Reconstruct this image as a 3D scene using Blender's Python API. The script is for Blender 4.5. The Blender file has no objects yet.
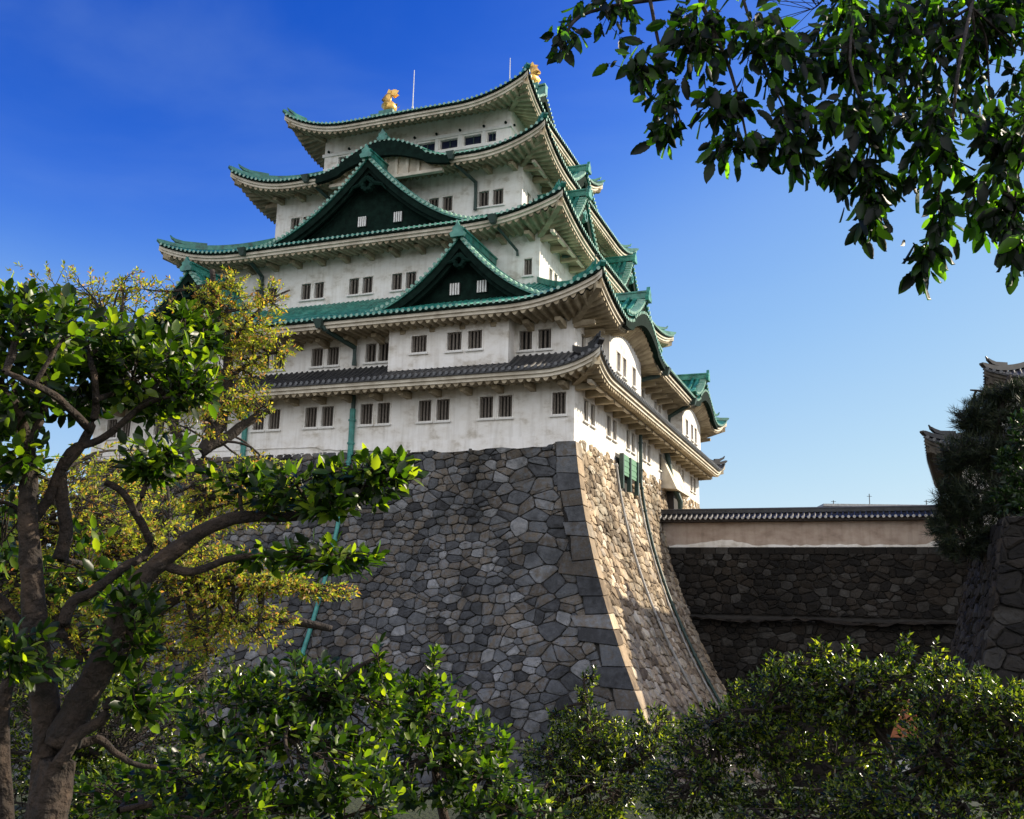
import bpy, math, random
import numpy as np
from mathutils import Vector, Matrix

# ------------------------------------------------------------------ camera, sky, sun, exposure
S = bpy.context.scene
COL = S.collection
F_PX, PX, PY = 961.0, 512.0, 409.5
PITCH, ROLL = math.radians(11.75), math.radians(1.31)
_cp, _sp, _c, _s = math.cos(PITCH), math.sin(PITCH), math.cos(ROLL), math.sin(ROLL)
FWD = Vector((0, _cp, _sp)); UP0 = Vector((0, -_sp, _cp)); RT0 = Vector((1, 0, 0))
RIGHT = _c * RT0 + _s * UP0
UP = -_s * RT0 + _c * UP0
cam = bpy.data.objects.new('camera', bpy.data.cameras.new('camera')); COL.objects.link(cam)
cam.data.sensor_width = 36.0; cam.data.lens = 36.0 * F_PX / 1024.0
cam.data.clip_start = 0.05; cam.data.clip_end = 4000
M = Matrix.Identity(4)
for i in range(3):
    M[i][0], M[i][1], M[i][2] = RIGHT[i], UP[i], -FWD[i]
cam.matrix_world = M
S.camera = cam

SUN_AZ, SUN_EL = 75.0, 30.5          # compass from +Y clockwise, elevation
world = bpy.data.worlds.new('World'); S.world = world; world.use_nodes = True
nt = world.node_tree; bg = nt.nodes['Background']
sky = nt.nodes.new('ShaderNodeTexSky'); sky.sky_type = 'NISHITA'; sky.sun_disc = False
sky.sun_elevation = math.radians(SUN_EL); sky.sun_rotation = math.radians(SUN_AZ)
sky.air_density = 1.0; sky.dust_density = 0.3; sky.ozone_density = 5.0; sky.altitude = 0
# tone of the clear sky (deep blue overhead, pale at the horizon)
def vmul(src, k):
    n_ = nt.nodes.new('ShaderNodeVectorMath'); n_.operation = 'MULTIPLY'; n_.inputs[1].default_value = (k, k, k); nt.links.new(src, n_.inputs[0]); return n_.outputs[0]
cv = nt.nodes.new('ShaderNodeRGBCurve'); nt.links.new(vmul(sky.outputs[0], 0.16), cv.inputs['Color'])
for ci, pts in ((0, [(0, 0), (0.118, 0.012), (0.214, 0.22), (0.43, 0.50), (1, 0.85)]),
                (1, [(0, 0), (0.228, 0.10), (0.403, 0.44), (0.65, 0.68), (1, 0.85)]),
                (2, [(0, 0), (0.459, 0.57), (0.65, 0.84), (0.85, 0.90), (1, 0.92)])):
    c_ = cv.mapping.curves[ci]
    c_.points[0].location = pts[0]; c_.points[1].location = pts[-1]
    for p in pts[1:-1]: c_.points.new(*p)
cv.mapping.update()
clear0 = vmul(cv.outputs['Color'], 1/0.218)
tw_ = nt.nodes.new('ShaderNodeTexCoord'); mw_ = nt.nodes.new('ShaderNodeMapping'); mw_.inputs['Scale'].default_value = (1.0, 1.0, 2.6); mw_.inputs['Rotation'].default_value = (0.25, 0.2, 0.3)
nt.links.new(tw_.outputs['Generated'], mw_.inputs[0])
nw_ = nt.nodes.new('ShaderNodeTexNoise'); nw_.inputs['Scale'].default_value = 2.1; nw_.inputs['Detail'].default_value = 7; nw_.inputs['Distortion'].default_value = 0.6; nt.links.new(mw_.outputs[0], nw_.inputs['Vector'])
rw_ = nt.nodes.new('ShaderNodeMapRange'); rw_.interpolation_type = 'SMOOTHSTEP'; nt.links.new(nw_.outputs['Fac'], rw_.inputs['Value'])
rw_.inputs['From Min'].default_value = 0.42; rw_.inputs['From Max'].default_value = 0.75; rw_.inputs['To Max'].default_value = 0.13
xw_ = nt.nodes.new('ShaderNodeMix'); xw_.data_type = 'RGBA'; nt.links.new(rw_.outputs[0], xw_.inputs[0]); nt.links.new(clear0, xw_.inputs[6]); xw_.inputs[7].default_value = (1.9, 2.8, 4.0, 1)
clear = xw_.outputs[2]
# unseen bright cloud patches added behind the camera to fill the shaded walls
tc_ = nt.nodes.new('ShaderNodeTexCoord'); sx_ = nt.nodes.new('ShaderNodeSeparateXYZ'); nt.links.new(tc_.outputs['Generated'], sx_.inputs[0])
mr = nt.nodes.new('ShaderNodeMapRange'); mr.interpolation_type = 'SMOOTHSTEP'; nt.links.new(sx_.outputs['Y'], mr.inputs['Value'])
mr.inputs['From Min'].default_value = -0.10; mr.inputs['From Max'].default_value = -0.45
nz_ = nt.nodes.new('ShaderNodeTexNoise'); nz_.inputs['Scale'].default_value = 2.6; nz_.inputs['Detail'].default_value = 8; nt.links.new(tc_.outputs['Generated'], nz_.inputs['Vector'])
m2 = nt.nodes.new('ShaderNodeMapRange'); m2.interpolation_type = 'SMOOTHSTEP'; nt.links.new(nz_.outputs['Fac'], m2.inputs['Value'])
m2.inputs['From Min'].default_value = 0.36; m2.inputs['From Max'].default_value = 0.52
mm = nt.nodes.new('ShaderNodeMath'); mm.operation = 'MULTIPLY'; nt.links.new(mr.outputs[0], mm.inputs[0]); nt.links.new(m2.outputs[0], mm.inputs[1])
mxw = nt.nodes.new('ShaderNodeMix'); mxw.data_type = 'RGBA'; nt.links.new(mm.outputs[0], mxw.inputs[0]); nt.links.new(clear, mxw.inputs[6]); mxw.inputs[7].default_value = (7.4, 7.4, 7.7, 1)
nt.links.new(mxw.outputs[2], bg.inputs[0]); bg.inputs[1].default_value = 0.13
sl = bpy.data.lights.new('sun', 'SUN'); sl.energy = 5.0; sl.angle = math.radians(0.5); sl.color = (1.0, 0.88, 0.70)
sun = bpy.data.objects.new('sun', sl); COL.objects.link(sun)
sd = Vector((math.sin(math.radians(SUN_AZ)) * math.cos(math.radians(SUN_EL)),
             math.cos(math.radians(SUN_AZ)) * math.cos(math.radians(SUN_EL)), math.sin(math.radians(SUN_EL))))
sun.rotation_euler = sd.to_track_quat('Z', 'Y').to_euler(); sun.location = (60, 40, 60)
S.view_settings.view_transform = 'Standard'; S.view_settings.look = 'None'
S.view_settings.gamma = 1.0; S.view_settings.exposure = 0.75
S.render.engine = 'CYCLES'
S.cycles.max_bounces = 6; S.cycles.transparent_max_bounces = 4

# ------------------------------------------------------------------ helpers
R = random.Random(7)

def at(px, py, dist):
    """point on the ray of a picture position at a horizontal distance"""
    x = px - PX; y = py - PY
    xr = x * _c + y * _s; yr = -x * _s + y * _c
    v = RT0 * (xr / F_PX) + FWD + UP0 * (-yr / F_PX)
    return v * (dist / math.hypot(v.x, v.y))

class MB:
    def __init__(s): s.v = []; s.f = []
    def pt(s, p): s.v.append(tuple(p)); return len(s.v) - 1
    def poly(s, pts): s.f.append([s.pt(p) for p in pts])
    def hexa(s, c):
        i = [s.pt(p) for p in c]
        for q in ((0,3,2,1),(4,5,6,7),(0,1,5,4),(1,2,6,5),(2,3,7,6),(3,0,4,7)): s.f.append([i[k] for k in q])
    def grid(s, rows, close=False):
        idx = [[s.pt(p) for p in r] for r in rows]
        for a in range(len(idx) - 1):
            n = len(idx[a])
            for b in range(n - 1 + (1 if close else 0)):
                s.f.append([idx[a][b], idx[a][(b+1) % n], idx[a+1][(b+1) % n], idx[a+1][b]])
        return idx
    def tube(s, path, rad, n=6, cap=True):
        path = [Vector(p) for p in path]
        if not hasattr(rad, '__len__'): rad = [rad] * len(path)
        up = Vector((0, 0, 1)); rows = []
        for i, p in enumerate(path):
            d = path[min(i+1, len(path)-1)] - path[max(i-1, 0)]
            if d.length < 1e-9: d = Vector((0, 0, 1))
            d.normalize()
            a = d.cross(up)
            if a.length < 0.15: a = d.cross(Vector((1, 0.3, 0)))
            a.normalize(); b = d.cross(a)
            rows.append([p + (a * math.cos(2*math.pi*k/n) + b * math.sin(2*math.pi*k/n)) * rad[i] for k in range(n)])
        idx = s.grid(rows, close=True)
        if cap:
            s.f.append(list(reversed(idx[0]))); s.f.append(idx[-1])
    def beam(s, path, w, h, up=Vector((0, 0, 1))):
        """box section swept along a path, standing h above it"""
        path = [Vector(p) for p in path]; rows = []
        for i, p in enumerate(path):
            d = path[min(i+1, len(path)-1)] - path[max(i-1, 0)]
            a = d.cross(up); a.normalize(); a *= w / 2
            hh = h[i] if hasattr(h, '__len__') else h
            rows.append([p - a, p + a, p + a + up * hh, p - a + up * hh])
        idx = s.grid(rows, close=True)
        s.f.append(list(reversed(idx[0]))); s.f.append(idx[-1])
    def join(s, other, mat2):
        n0 = len(s.v); s.split = len(s.f); s.mat2 = mat2; s.v += other.v; s.f += [[k+n0 for k in f] for f in other.f]
    def build(s, name, mat, parent=None, smooth=False):
        me = bpy.data.meshes.new(name); me.from_pydata(s.v, [], s.f); me.update()
        if smooth: me.polygons.foreach_set('use_smooth', [True] * len(me.polygons))
        me.materials.append(mat)
        if hasattr(s, 'split'):
            me.materials.append(s.mat2)
            me.polygons.foreach_set('material_index', [0 if k < s.split else 1 for k in range(len(s.f))])
        o = bpy.data.objects.new(name, me); COL.objects.link(o)
        if parent is not None: o.parent = parent
        return o

def tag(o, label=None, cat=None, group=None, kind=None):
    if label: o['label'] = label
    if cat: o['category'] = cat
    if group: o['group'] = group
    if kind: o['kind'] = kind
    return o

def empty(name, loc=(0, 0, 0), rz=0.0, **k):
    o = bpy.data.objects.new(name, None); COL.objects.link(o)
    o.location = loc; o.rotation_euler = (0, 0, rz); o.empty_display_size = 0.3
    return tag(o, **k)

def copy_tree(o, parent=None):
    c = o.copy(); COL.objects.link(c)
    if parent is not None: c.parent = parent
    for ch in [x for x in bpy.data.objects if x.parent == o]: copy_tree(ch, c)
    return c

# ------------------------------------------------------------------ materials
def mat(name, stops, rough=0.7, scale=3.0, bump=0.0, bscale=None, island=False, spec=0.5, metal=0.0,
        trans=None, detail=5.0, stretch=(1, 1, 1), rnd=0.0, backcol=None):
    m = bpy.data.materials.new(name); m.use_nodes = True
    n = m.node_tree.nodes; l = m.node_tree.links; b = n['Principled BSDF']
    tc = n.new('ShaderNodeTexCoord'); mp = n.new('ShaderNodeMapping'); mp.inputs['Scale'].default_value = stretch
    l.new(tc.outputs['Object'], mp.inputs['Vector'])
    nz = n.new('ShaderNodeTexNoise'); nz.inputs['Scale'].default_value = scale; nz.inputs['Detail'].default_value = detail
    nz.inputs['Roughness'].default_value = 0.62
    l.new(mp.outputs[0], nz.inputs['Vector'])
    rp = n.new('ShaderNodeValToRGB'); cr = rp.color_ramp
    if len(stops[0]) == 3: stops = [(0.3 + 0.4 * i / max(1, len(stops)-1), c) for i, c in enumerate(stops)]
    cr.elements[0].position = stops[0][0]; cr.elements[0].color = (*stops[0][1], 1)
    cr.elements[1].position = stops[-1][0]; cr.elements[1].color = (*stops[-1][1], 1)
    for p, c in stops[1:-1]:
        e = cr.elements.new(p); e.color = (*c, 1)
    src = nz.outputs['Fac']
    if island:
        g = n.new('ShaderNodeNewGeometry')
        mx = n.new('ShaderNodeMath'); mx.operation = 'MULTIPLY_ADD'
        l.new(nz.outputs['Fac'], mx.inputs[0]); mx.inputs[1].default_value = island if island is not True else 0.35
        ad = n.new('ShaderNodeMath'); ad.operation = 'MULTIPLY_ADD'
        l.new(g.outputs['Random Per Island'], ad.inputs[0]); ad.inputs[1].default_value = 1.0
        ad.inputs[2].default_value = -(mx.inputs[1].default_value) / 2
        l.new(ad.outputs[0], mx.inputs[2]); src = mx.outputs[0]
    l.new(src, rp.inputs[0]); l.new(rp.outputs[0], b.inputs['Base Color'])
    b.inputs['Roughness'].default_value = rough; b.inputs['Metallic'].default_value = metal
    b.inputs['Specular IOR Level'].default_value = spec
    if bump:
        n2 = n.new('ShaderNodeTexNoise'); n2.inputs['Scale'].default_value = bscale or scale * 6; n2.inputs['Detail'].default_value = 6
        l.new(mp.outputs[0], n2.inputs['Vector'])
        bp = n.new('ShaderNodeBump'); bp.inputs['Strength'].default_value = bump; bp.inputs['Distance'].default_value = 0.05
        l.new(n2.outputs['Fac'], bp.inputs['Height']); l.new(bp.outputs[0], b.inputs['Normal'])
    if trans:
        fac, col = trans
        tr = n.new('ShaderNodeBsdfTranslucent'); mxs = n.new('ShaderNodeMixShader'); mxs.inputs[0].default_value = fac
        mc = n.new('ShaderNodeMix'); mc.data_type = 'RGBA'; mc.blend_type = 'MULTIPLY'; mc.inputs[0].default_value = 1.0
        l.new(rp.outputs[0], mc.inputs[6]); mc.inputs[7].default_value = (*col, 1)
        l.new(mc.outputs[2], tr.inputs['Color'])
        l.new(b.outputs[0], mxs.inputs[1]); l.new(tr.outputs[0], mxs.inputs[2])
        l.new(mxs.outputs[0], n['Material Output'].inputs['Surface'])
    return m

def plaster_mat(name, c1, c2, c3):
    """limewash with long soft drips and grime patches"""
    m = mat(name, [(0.33, c3), (0.45, c2), (0.58, c1)], rough=0.85, scale=0.8, bump=0.25, bscale=9, stretch=(1, 1, 1.6), detail=9)
    n = m.node_tree.nodes; l = m.node_tree.links; b = n['Principled BSDF']
    tc = n.new('ShaderNodeTexCoord'); mp = n.new('ShaderNodeMapping'); mp.inputs['Scale'].default_value = (3.5, 3.5, 0.35)
    l.new(tc.outputs['Object'], mp.inputs[0])
    nz = n.new('ShaderNodeTexNoise'); nz.inputs['Scale'].default_value = 1.0; nz.inputs['Detail'].default_value = 8
    l.new(mp.outputs[0], nz.inputs['Vector'])
    rp = n.new('ShaderNodeValToRGB'); rp.color_ramp.elements[0].position = 0.34; rp.color_ramp.elements[0].color = (0.45, 0.41, 0.35, 1)
    rp.color_ramp.elements[1].position = 0.52; rp.color_ramp.elements[1].color = (1, 1, 1, 1)
    l.new(nz.outputs['Fac'], rp.inputs[0])
    src = b.inputs['Base Color'].links[0].from_socket
    mx = n.new('ShaderNodeMix'); mx.data_type = 'RGBA'; mx.blend_type = 'MULTIPLY'; mx.inputs[0].default_value = 0.24
    l.new(src, mx.inputs[6]); l.new(rp.outputs[0], mx.inputs[7]); l.new(mx.outputs[2], b.inputs['Base Color'])
    return m

PLASTER = plaster_mat('plaster', (0.85, 0.825, 0.775), (0.78, 0.745, 0.68), (0.54, 0.49, 0.41))
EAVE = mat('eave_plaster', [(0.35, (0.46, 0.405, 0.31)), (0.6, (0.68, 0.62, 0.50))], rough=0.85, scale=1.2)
SOFFIT = mat('soffit_plaster', [(0.35, (0.22, 0.175, 0.11)), (0.62, (0.44, 0.37, 0.25))], rough=0.9, scale=1.2)  # darker than the eave plaster: shade under the eaves put into the colour
OCHRE = plaster_mat('ochre_plaster', (0.46, 0.375, 0.31), (0.39, 0.305, 0.245), (0.27, 0.205, 0.165))
COPPER = mat('patina_copper', [(0.26, (0.030, 0.045, 0.028)), (0.36, (0.008, 0.085, 0.062)), (0.52, (0.024, 0.20, 0.15)), (0.74, (0.10, 0.34, 0.25))], rough=0.38, scale=1.6, spec=0.6, detail=8)
COPPER_L = mat('pale_patina', [(0.3, (0.06, 0.26, 0.19)), (0.6, (0.30, 0.46, 0.36))], rough=0.5, scale=4)
COPPER_D = mat('dark_copper', [(0.3, (0.003, 0.008, 0.006)), (0.7, (0.008, 0.022, 0.016))], rough=0.9, spec=0.08, scale=2.5, bump=0.3, bscale=12)
EAVE_DK = mat('shaded_eave', [(0.3, (0.05, 0.042, 0.032)), (0.7, (0.11, 0.095, 0.075))], rough=0.9, scale=2)  # near-black tone: shade put into the colour of the small keep's eaves
CARVED = mat('carved_copper', [(0.3, (0.004, 0.012, 0.009)), (0.7, (0.010, 0.030, 0.022))], rough=0.95, spec=0.05, scale=3)
TILE = mat('dark_tile', [(0.3, (0.012, 0.012, 0.013)), (0.7, (0.040, 0.041, 0.044))], rough=0.45, scale=3)
TILE_L = mat('grey_tile_end', [(0.3, (0.05, 0.052, 0.055)), (0.7, (0.14, 0.14, 0.14))], rough=0.5, scale=6)
DARK = mat('dark_opening', [(0.3, (0.012, 0.011, 0.010)), (0.7, (0.03, 0.026, 0.022))], rough=0.8)
BARS = mat('window_bar', [(0.3, (0.10, 0.085, 0.07)), (0.7, (0.20, 0.17, 0.14))], rough=0.8, scale=8)
GLASS = mat('dark_glass', [(0.3, (0.008, 0.011, 0.03)), (0.7, (0.012, 0.018, 0.05))], rough=0.12)
WHITE = mat('white_paint', [(0.3, (0.66, 0.64, 0.58)), (0.7, (0.78, 0.77, 0.74))], rough=0.7, scale=3)
GOLD = mat('gold', [(0.3, (0.62, 0.34, 0.06)), (0.7, (0.92, 0.60, 0.18))], rough=0.38, metal=0.7, scale=5, bump=0.5, bscale=8)
PIPE = mat('green_pipe', [(0.3, (0.02, 0.14, 0.12)), (0.7, (0.06, 0.30, 0.25))], rough=0.5, scale=3)
PIPE_D = mat('dark_pipe', [(0.3, (0.012, 0.03, 0.025)), (0.7, (0.03, 0.07, 0.055))], rough=0.5, scale=3)
PIPE_W = mat('grey_conduit', [(0.3, (0.16, 0.15, 0.13)), (0.7, (0.42, 0.41, 0.38))], rough=0.6, scale=2)
SHUT = mat('green_shutter', [(0.3, (0.07, 0.19, 0.11)), (0.7, (0.12, 0.28, 0.16))], rough=0.6, scale=4)
TILE_W = mat('limed_tile_end', [(0.3, (0.30, 0.29, 0.27)), (0.7, (0.55, 0.54, 0.50))], rough=0.6, scale=6)
BACK = mat('joint', [(0.3, (0.010, 0.009, 0.008)), (0.7, (0.03, 0.027, 0.022))], rough=0.95)

def stone_mat(name, stops, amp=0.62):
    m = stone_base(name, stops, amp)
    n = m.node_tree.nodes; l = m.node_tree.links; b = n['Principled BSDF']
    tc = n.new('ShaderNodeTexCoord'); mp = n.new('ShaderNodeMapping'); mp.inputs['Scale'].default_value = (0.30, 0.30, 0.16); l.new(tc.outputs['Object'], mp.inputs[0])
    nz = n.new('ShaderNodeTexNoise'); nz.inputs['Scale'].default_value = 1.0; nz.inputs['Detail'].default_value = 9; nz.inputs['Roughness'].default_value = 0.7; l.new(mp.outputs[0], nz.inputs['Vector'])
    rp = n.new('ShaderNodeValToRGB'); rp.color_ramp.elements[0].position = 0.36; rp.color_ramp.elements[0].color = (0.42, 0.41, 0.38, 1)
    rp.color_ramp.elements[1].position = 0.62; rp.color_ramp.elements[1].color = (1.25, 1.22, 1.18, 1); l.new(nz.outputs['Fac'], rp.inputs[0])
    src = b.inputs['Base Color'].links[0].from_socket
    mx = n.new('ShaderNodeMix'); mx.data_type = 'RGBA'; mx.blend_type = 'MULTIPLY'; mx.inputs[0].default_value = 1.0
    l.new(src, mx.inputs[6]); l.new(rp.outputs[0], mx.inputs[7]); l.new(mx.outputs[2], b.inputs['Base Color'])
    return m
def stone_base(name, stops, amp):
    return mat(name, stops, rough=0.85, scale=3.2, bump=1.0, bscale=8.0, island=amp, spec=0.3, detail=10)
STONE = stone_mat('shaded_granite', [(0.0, (0.034, 0.035, 0.037)), (0.18, (0.066, 0.070, 0.076)), (0.36, (0.105, 0.112, 0.120)), (0.50, (0.090, 0.074, 0.056)), (0.62, (0.125, 0.133, 0.144)), (0.76, (0.130, 0.108, 0.082)), (0.90, (0.155, 0.163, 0.172)), (1.0, (0.22, 0.224, 0.23))])  # shaded copy of the rampart stone, cool shade put into its colour
STONE_LIT = stone_mat('sunlit_granite', [(0.0, (0.12, 0.090, 0.062)), (0.2, (0.26, 0.20, 0.135)), (0.45, (0.40, 0.31, 0.21)), (0.6, (0.32, 0.28, 0.23)), (0.8, (0.50, 0.40, 0.27)), (1.0, (0.54, 0.49, 0.40))])  # sunlit copy of the same stone, warm sunlight put into its colour
STONE_C = stone_mat('corner_granite', [(0.0, (0.05, 0.052, 0.058)), (0.4, (0.085, 0.09, 0.095)), (0.6, (0.13, 0.11, 0.085)), (1.0, (0.19, 0.165, 0.13))], 0.5)
STONE_D = stone_mat('shaded_rubble', [(0.0, (0.00491, 0.004092, 0.003274)), (0.35, (0.01228, 0.01037, 0.008184)), (0.6, (0.02046, 0.01582, 0.01146)), (0.85, (0.03001, 0.02728, 0.02401)), (1.0, (0.04638, 0.04501, 0.04228))])  # deep shade on the bridge and corner walls is put into this colour
BARK = mat('bark', [(0.3, (0.0066, 0.0044, 0.00275)), (0.5, (0.02475, 0.0154, 0.00935)), (0.72, (0.066, 0.04125, 0.02475))], rough=0.9, scale=9, bump=0.9, bscale=30)
BARK_D = mat('dark_bark', [(0.3, (0.012, 0.009, 0.007)), (0.7, (0.045, 0.033, 0.025))], rough=0.9, scale=8, bump=0.6, bscale=40)
LEAF_CAM = mat('camellia_leaf', [(0.0, (0.004, 0.010, 0.002)), (0.5, (0.014, 0.034, 0.005)), (0.75, (0.045, 0.090, 0.010)), (1.0, (0.15, 0.19, 0.02))], rough=0.36, island=0.2, spec=0.5, scale=6, trans=(0.5, (4.3, 4.3, 0.8)))
LEAF_YEL = mat('autumn_leaf', [(0.0, (0.07, 0.11, 0.012)), (0.40, (0.20, 0.25, 0.02)), (0.70, (0.34, 0.33, 0.03)), (0.86, (0.36, 0.22, 0.05)), (1.0, (0.28, 0.10, 0.05))], rough=0.5, island=0.15, scale=0.35, trans=(0.55, (2.3, 2.3, 1.2)))
LEAF_OVER = mat('zelkova_leaf', [(0.0, (0.002, 0.004, 0.002)), (0.60, (0.005, 0.012, 0.003)), (0.82, (0.018, 0.045, 0.006)), (1.0, (0.08, 0.15, 0.014))], rough=0.45, island=0.15, scale=6, trans=(0.6, (5.0, 6.2, 1.0)))
LEAF_SM = mat('hedge_leaf', [(0.0, (0.003, 0.007, 0.002)), (0.5, (0.013, 0.028, 0.004)), (0.72, (0.06, 0.10, 0.011)), (1.0, (0.20, 0.22, 0.03))], rough=0.25, island=0.2, scale=5, spec=0.7, trans=(0.45, (3.6, 3.6, 0.8)))
LEAF_DK = mat('dark_leaf', [(0.0, (0.0048, 0.0132, 0.0036)), (0.6, (0.012, 0.033, 0.006)), (1.0, (0.036, 0.066, 0.0108))], rough=0.45, island=0.2, scale=3, trans=(0.3, (1.5, 2.0, 0.6)))
NEEDLE = mat('pine_needle', [(0.0, (0.0048, 0.0108, 0.0042)), (0.6, (0.012, 0.024, 0.0072)), (1.0, (0.042, 0.051, 0.012))], rough=0.6, island=0.3, scale=1, trans=(0.2, (1.3, 1.6, 0.6)))
GRASS = mat('grass', [(0.35, (0.009, 0.015, 0.003)), (0.55, (0.021, 0.03, 0.0054)), (0.7, (0.036, 0.039, 0.009))], rough=0.95, scale=2.0, bump=0.8, bscale=30)
EARTH = mat('earth', [(0.35, (0.035, 0.03, 0.018)), (0.65, (0.09, 0.075, 0.05))], rough=0.95, scale=0.6, bump=0.6, bscale=6)

# ------------------------------------------------------------------ the frame of the castle: u runs left along the shaded face, v along the sunlit one, w up
CW = at(574, 441, 50.0)
RZ = -math.radians(21.05)
def P(u, v, w): return (-u, v, w)
def G(face, x, y, w):               # x along the face, y into the building
    return P(x, y, w) if face == 'L' else P(y, x, w)
U1, V1 = 32.7, 37.4
keep = empty('castle_keep', CW, RZ, label='tall white castle keep with tiered green roofs and golden fish on its ridge', cat='castle')

def box(mb, face, x0, x1, y0, y1, w0, w1):
    mb.hexa([G(face, x, y, w) for w in (w0, w1) for x, y in ((x0, y0), (x1, y0), (x1, y1), (x0, y1))])

def wall_face(mb, face, x0, x1, y, w0, w1, holes=(), depth=0.35, jag=None):
    xs = sorted({x0, x1, *[h[0] for h in holes], *[h[1] for h in holes]})
    ws = sorted({w0, w1, *[h[2] for h in holes], *[h[3] for h in holes]})
    for a, b in zip(xs, xs[1:]):
        for c, d in zip(ws, ws[1:]):
            xm, wm = (a+b)/2, (c+d)/2
            if any(h[0] < xm < h[1] and h[2] < wm < h[3] for h in holes): continue
            mb.poly([G(face, a, y, c), G(face, b, y, c), G(face, b, y, d), G(face, a, y, d)])
    for (a, b, c, d) in holes:
        for q in (((a, c), (b, c)), ((b, c), (b, d)), ((b, d), (a, d)), ((a, d), (a, c))):
            mb.poly([G(face, q[0][0], y, q[0][1]), G(face, q[1][0], y, q[1][1]),
                     G(face, q[1][0], y+depth, q[1][1]), G(face, q[0][0], y+depth, q[0][1])])

protos = {}
def window(face, x0, x1, y, w0, w1, kind='bars', parent=keep):
    """shuttered castle window: dark recess, vertical bars, sill; shared meshes for equal sizes"""
    W, H = x1-x0, w1-w0; key = (face, round(W, 2), round(H, 2), kind)
    if key not in protos:
        m = MB(); m.poly([G(face, 0, 0.30, 0), G(face, W, 0.30, 0), G(face, W, 0.30, H), G(face, 0, 0.30, H)])
        a = m.build('window', GLASS if kind == 'glass' else DARK, parent)
        if kind == 'bars':
            m = MB(); nb = max(3, int(W / 0.19))
            for k in range(nb):
                c = W * (k + 0.5) / nb; box(m, face, c-0.05, c+0.05, 0.10, 0.20, 0, H)
            m.build('bars', BARS, a)
            m = MB(); e = 0.07
            box(m, face, -e, 0, -0.03, 0.05, -e, H+e); box(m, face, W, W+e, -0.03, 0.05, -e, H+e)
            box(m, face, 0, W, -0.03, 0.05, H, H+e); m.build('frame', PLASTER, a)
            m = MB(); box(m, face, -0.12, W+0.12, -0.13, 0.02, -0.16, -0.075); m.build('sill', WHITE, a)
        else:
            m = MB(); box(m, face, W/2-0.03, W/2+0.03, 0.2, 0.27, 0, H); m.build('mullion', PIPE_D, a)
        protos[key] = a; o = a
    else: o = copy_tree(protos[key])
    o.location = G(face, x0, y, w0)
    return o

def storey(u0, u1, v0, v1, w0, w1, winL, winR, name='wall', kind='bars', bottomL=None):
    """four walls in one mesh with real openings, windows set in them"""
    mb = MB()
    hL = [w for w in winL]; hR = [w for w in winR]
    wall_face(mb, 'L', u0, u1, v0, w0, w1, hL); wall_face(mb, 'R', v0, v1, u0, w0, w1, hR)
    wall_face(mb, 'L', u0, u1, v1, w0, w1); wall_face(mb, 'R', v0, v1, u1, w0, w1)
    o = mb.build(name, PLASTER, keep)
    for a, b, c, d in hL: window('L', a, b, v0, c, d, kind)
    for a, b, c, d in hR: window('R', a, b, u0, c, d, kind)
    return o

def pairs(centers, w0, w1, ww=0.80, gap=0.32):
    out = []
    for c in centers:
        out += [(c-gap/2-ww, c-gap/2, w0, w1), (c+gap/2, c+gap/2+ww, w0, w1)]
    return out

# storeys (walls)
s1L = [(0.47, 1.24, 1.50, 2.68)] + pairs([4.49, 8.23, 11.97, 15.68, 19.35, 23.1, 26.8, 30.6], 1.50, 2.68)
s1R = pairs([2.8, 7.6, 12.3, 16.9], 1.50, 2.68, 0.85, 0.5) + [(20.9, 21.9, 1.5, 2.68)] + pairs([29.2, 34.4], 1.50, 2.68, 0.9, 0.6)
storey(0, U1, 0, V1, -0.25, 3.70, s1L, s1R)
s2L = pairs([2.28], 5.20, 6.28, 0.75, 0.35) + [(11.24, 11.95, 5.2, 6.28), (12.1, 12.8, 5.2, 6.28)] + pairs([15.54, 19.3], 5.2, 6.28, 0.78, 0.32)
s2R = [(1.2, 2.0, 5.2, 6.25)] + pairs([15.2, 20.6], 5.2, 6.3, 0.85, 0.5) + [(34.2, 35.0, 5.2, 6.3), (35.5, 36.3, 5.2, 6.3)]
storey(0.01, U1-0.01, 0.01, V1-0.01, 4.6, 7.2, s2L, s2R)
s3L = [(4.28, 4.80, 11.35, 12.38)] + pairs([13.05, 16.22, 19.9, 23.6, 26.9], 11.30, 12.38, 0.74, 0.28)
s3R = [(6.6, 7.2, 11.3, 12.38), (7.6, 8.2, 11.3, 12.38)] + pairs([18.7, 29.5], 11.3, 12.38, 0.7, 0.35)
storey(3.8, 28.9, 4.8, 32.6, 10.2, 14.4, s3L, s3R)
s4L = pairs([8.82, 12.6, 20.2, 23.9], 18.17, 19.25, 0.76, 0.30)
s4R = pairs([10.6, 26.9], 18.17, 19.25, 0.7, 0.35)
storey(6.55, 26.15, 8.8, 28.6, 17.1, 21.3, s4L, s4R)
s5L = [(9.69, 10.38, 24.4, 25.15)] + [(a, a+1.40, 24.4, 25.15) for a in (10.85, 12.74, 14.58, 16.4, 18.25, 20.1)] + [(22.1, 22.8, 24.4, 25.15)]
s5R = [(a, a+1.35, 24.4, 25.15) for a in (13.0, 14.9, 16.8, 18.7, 20.6, 22.5)]
storey(8.6, 24.05, 11.5, 25.9, 23.2, 27.1, s5L, s5R, kind='glass')
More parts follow.
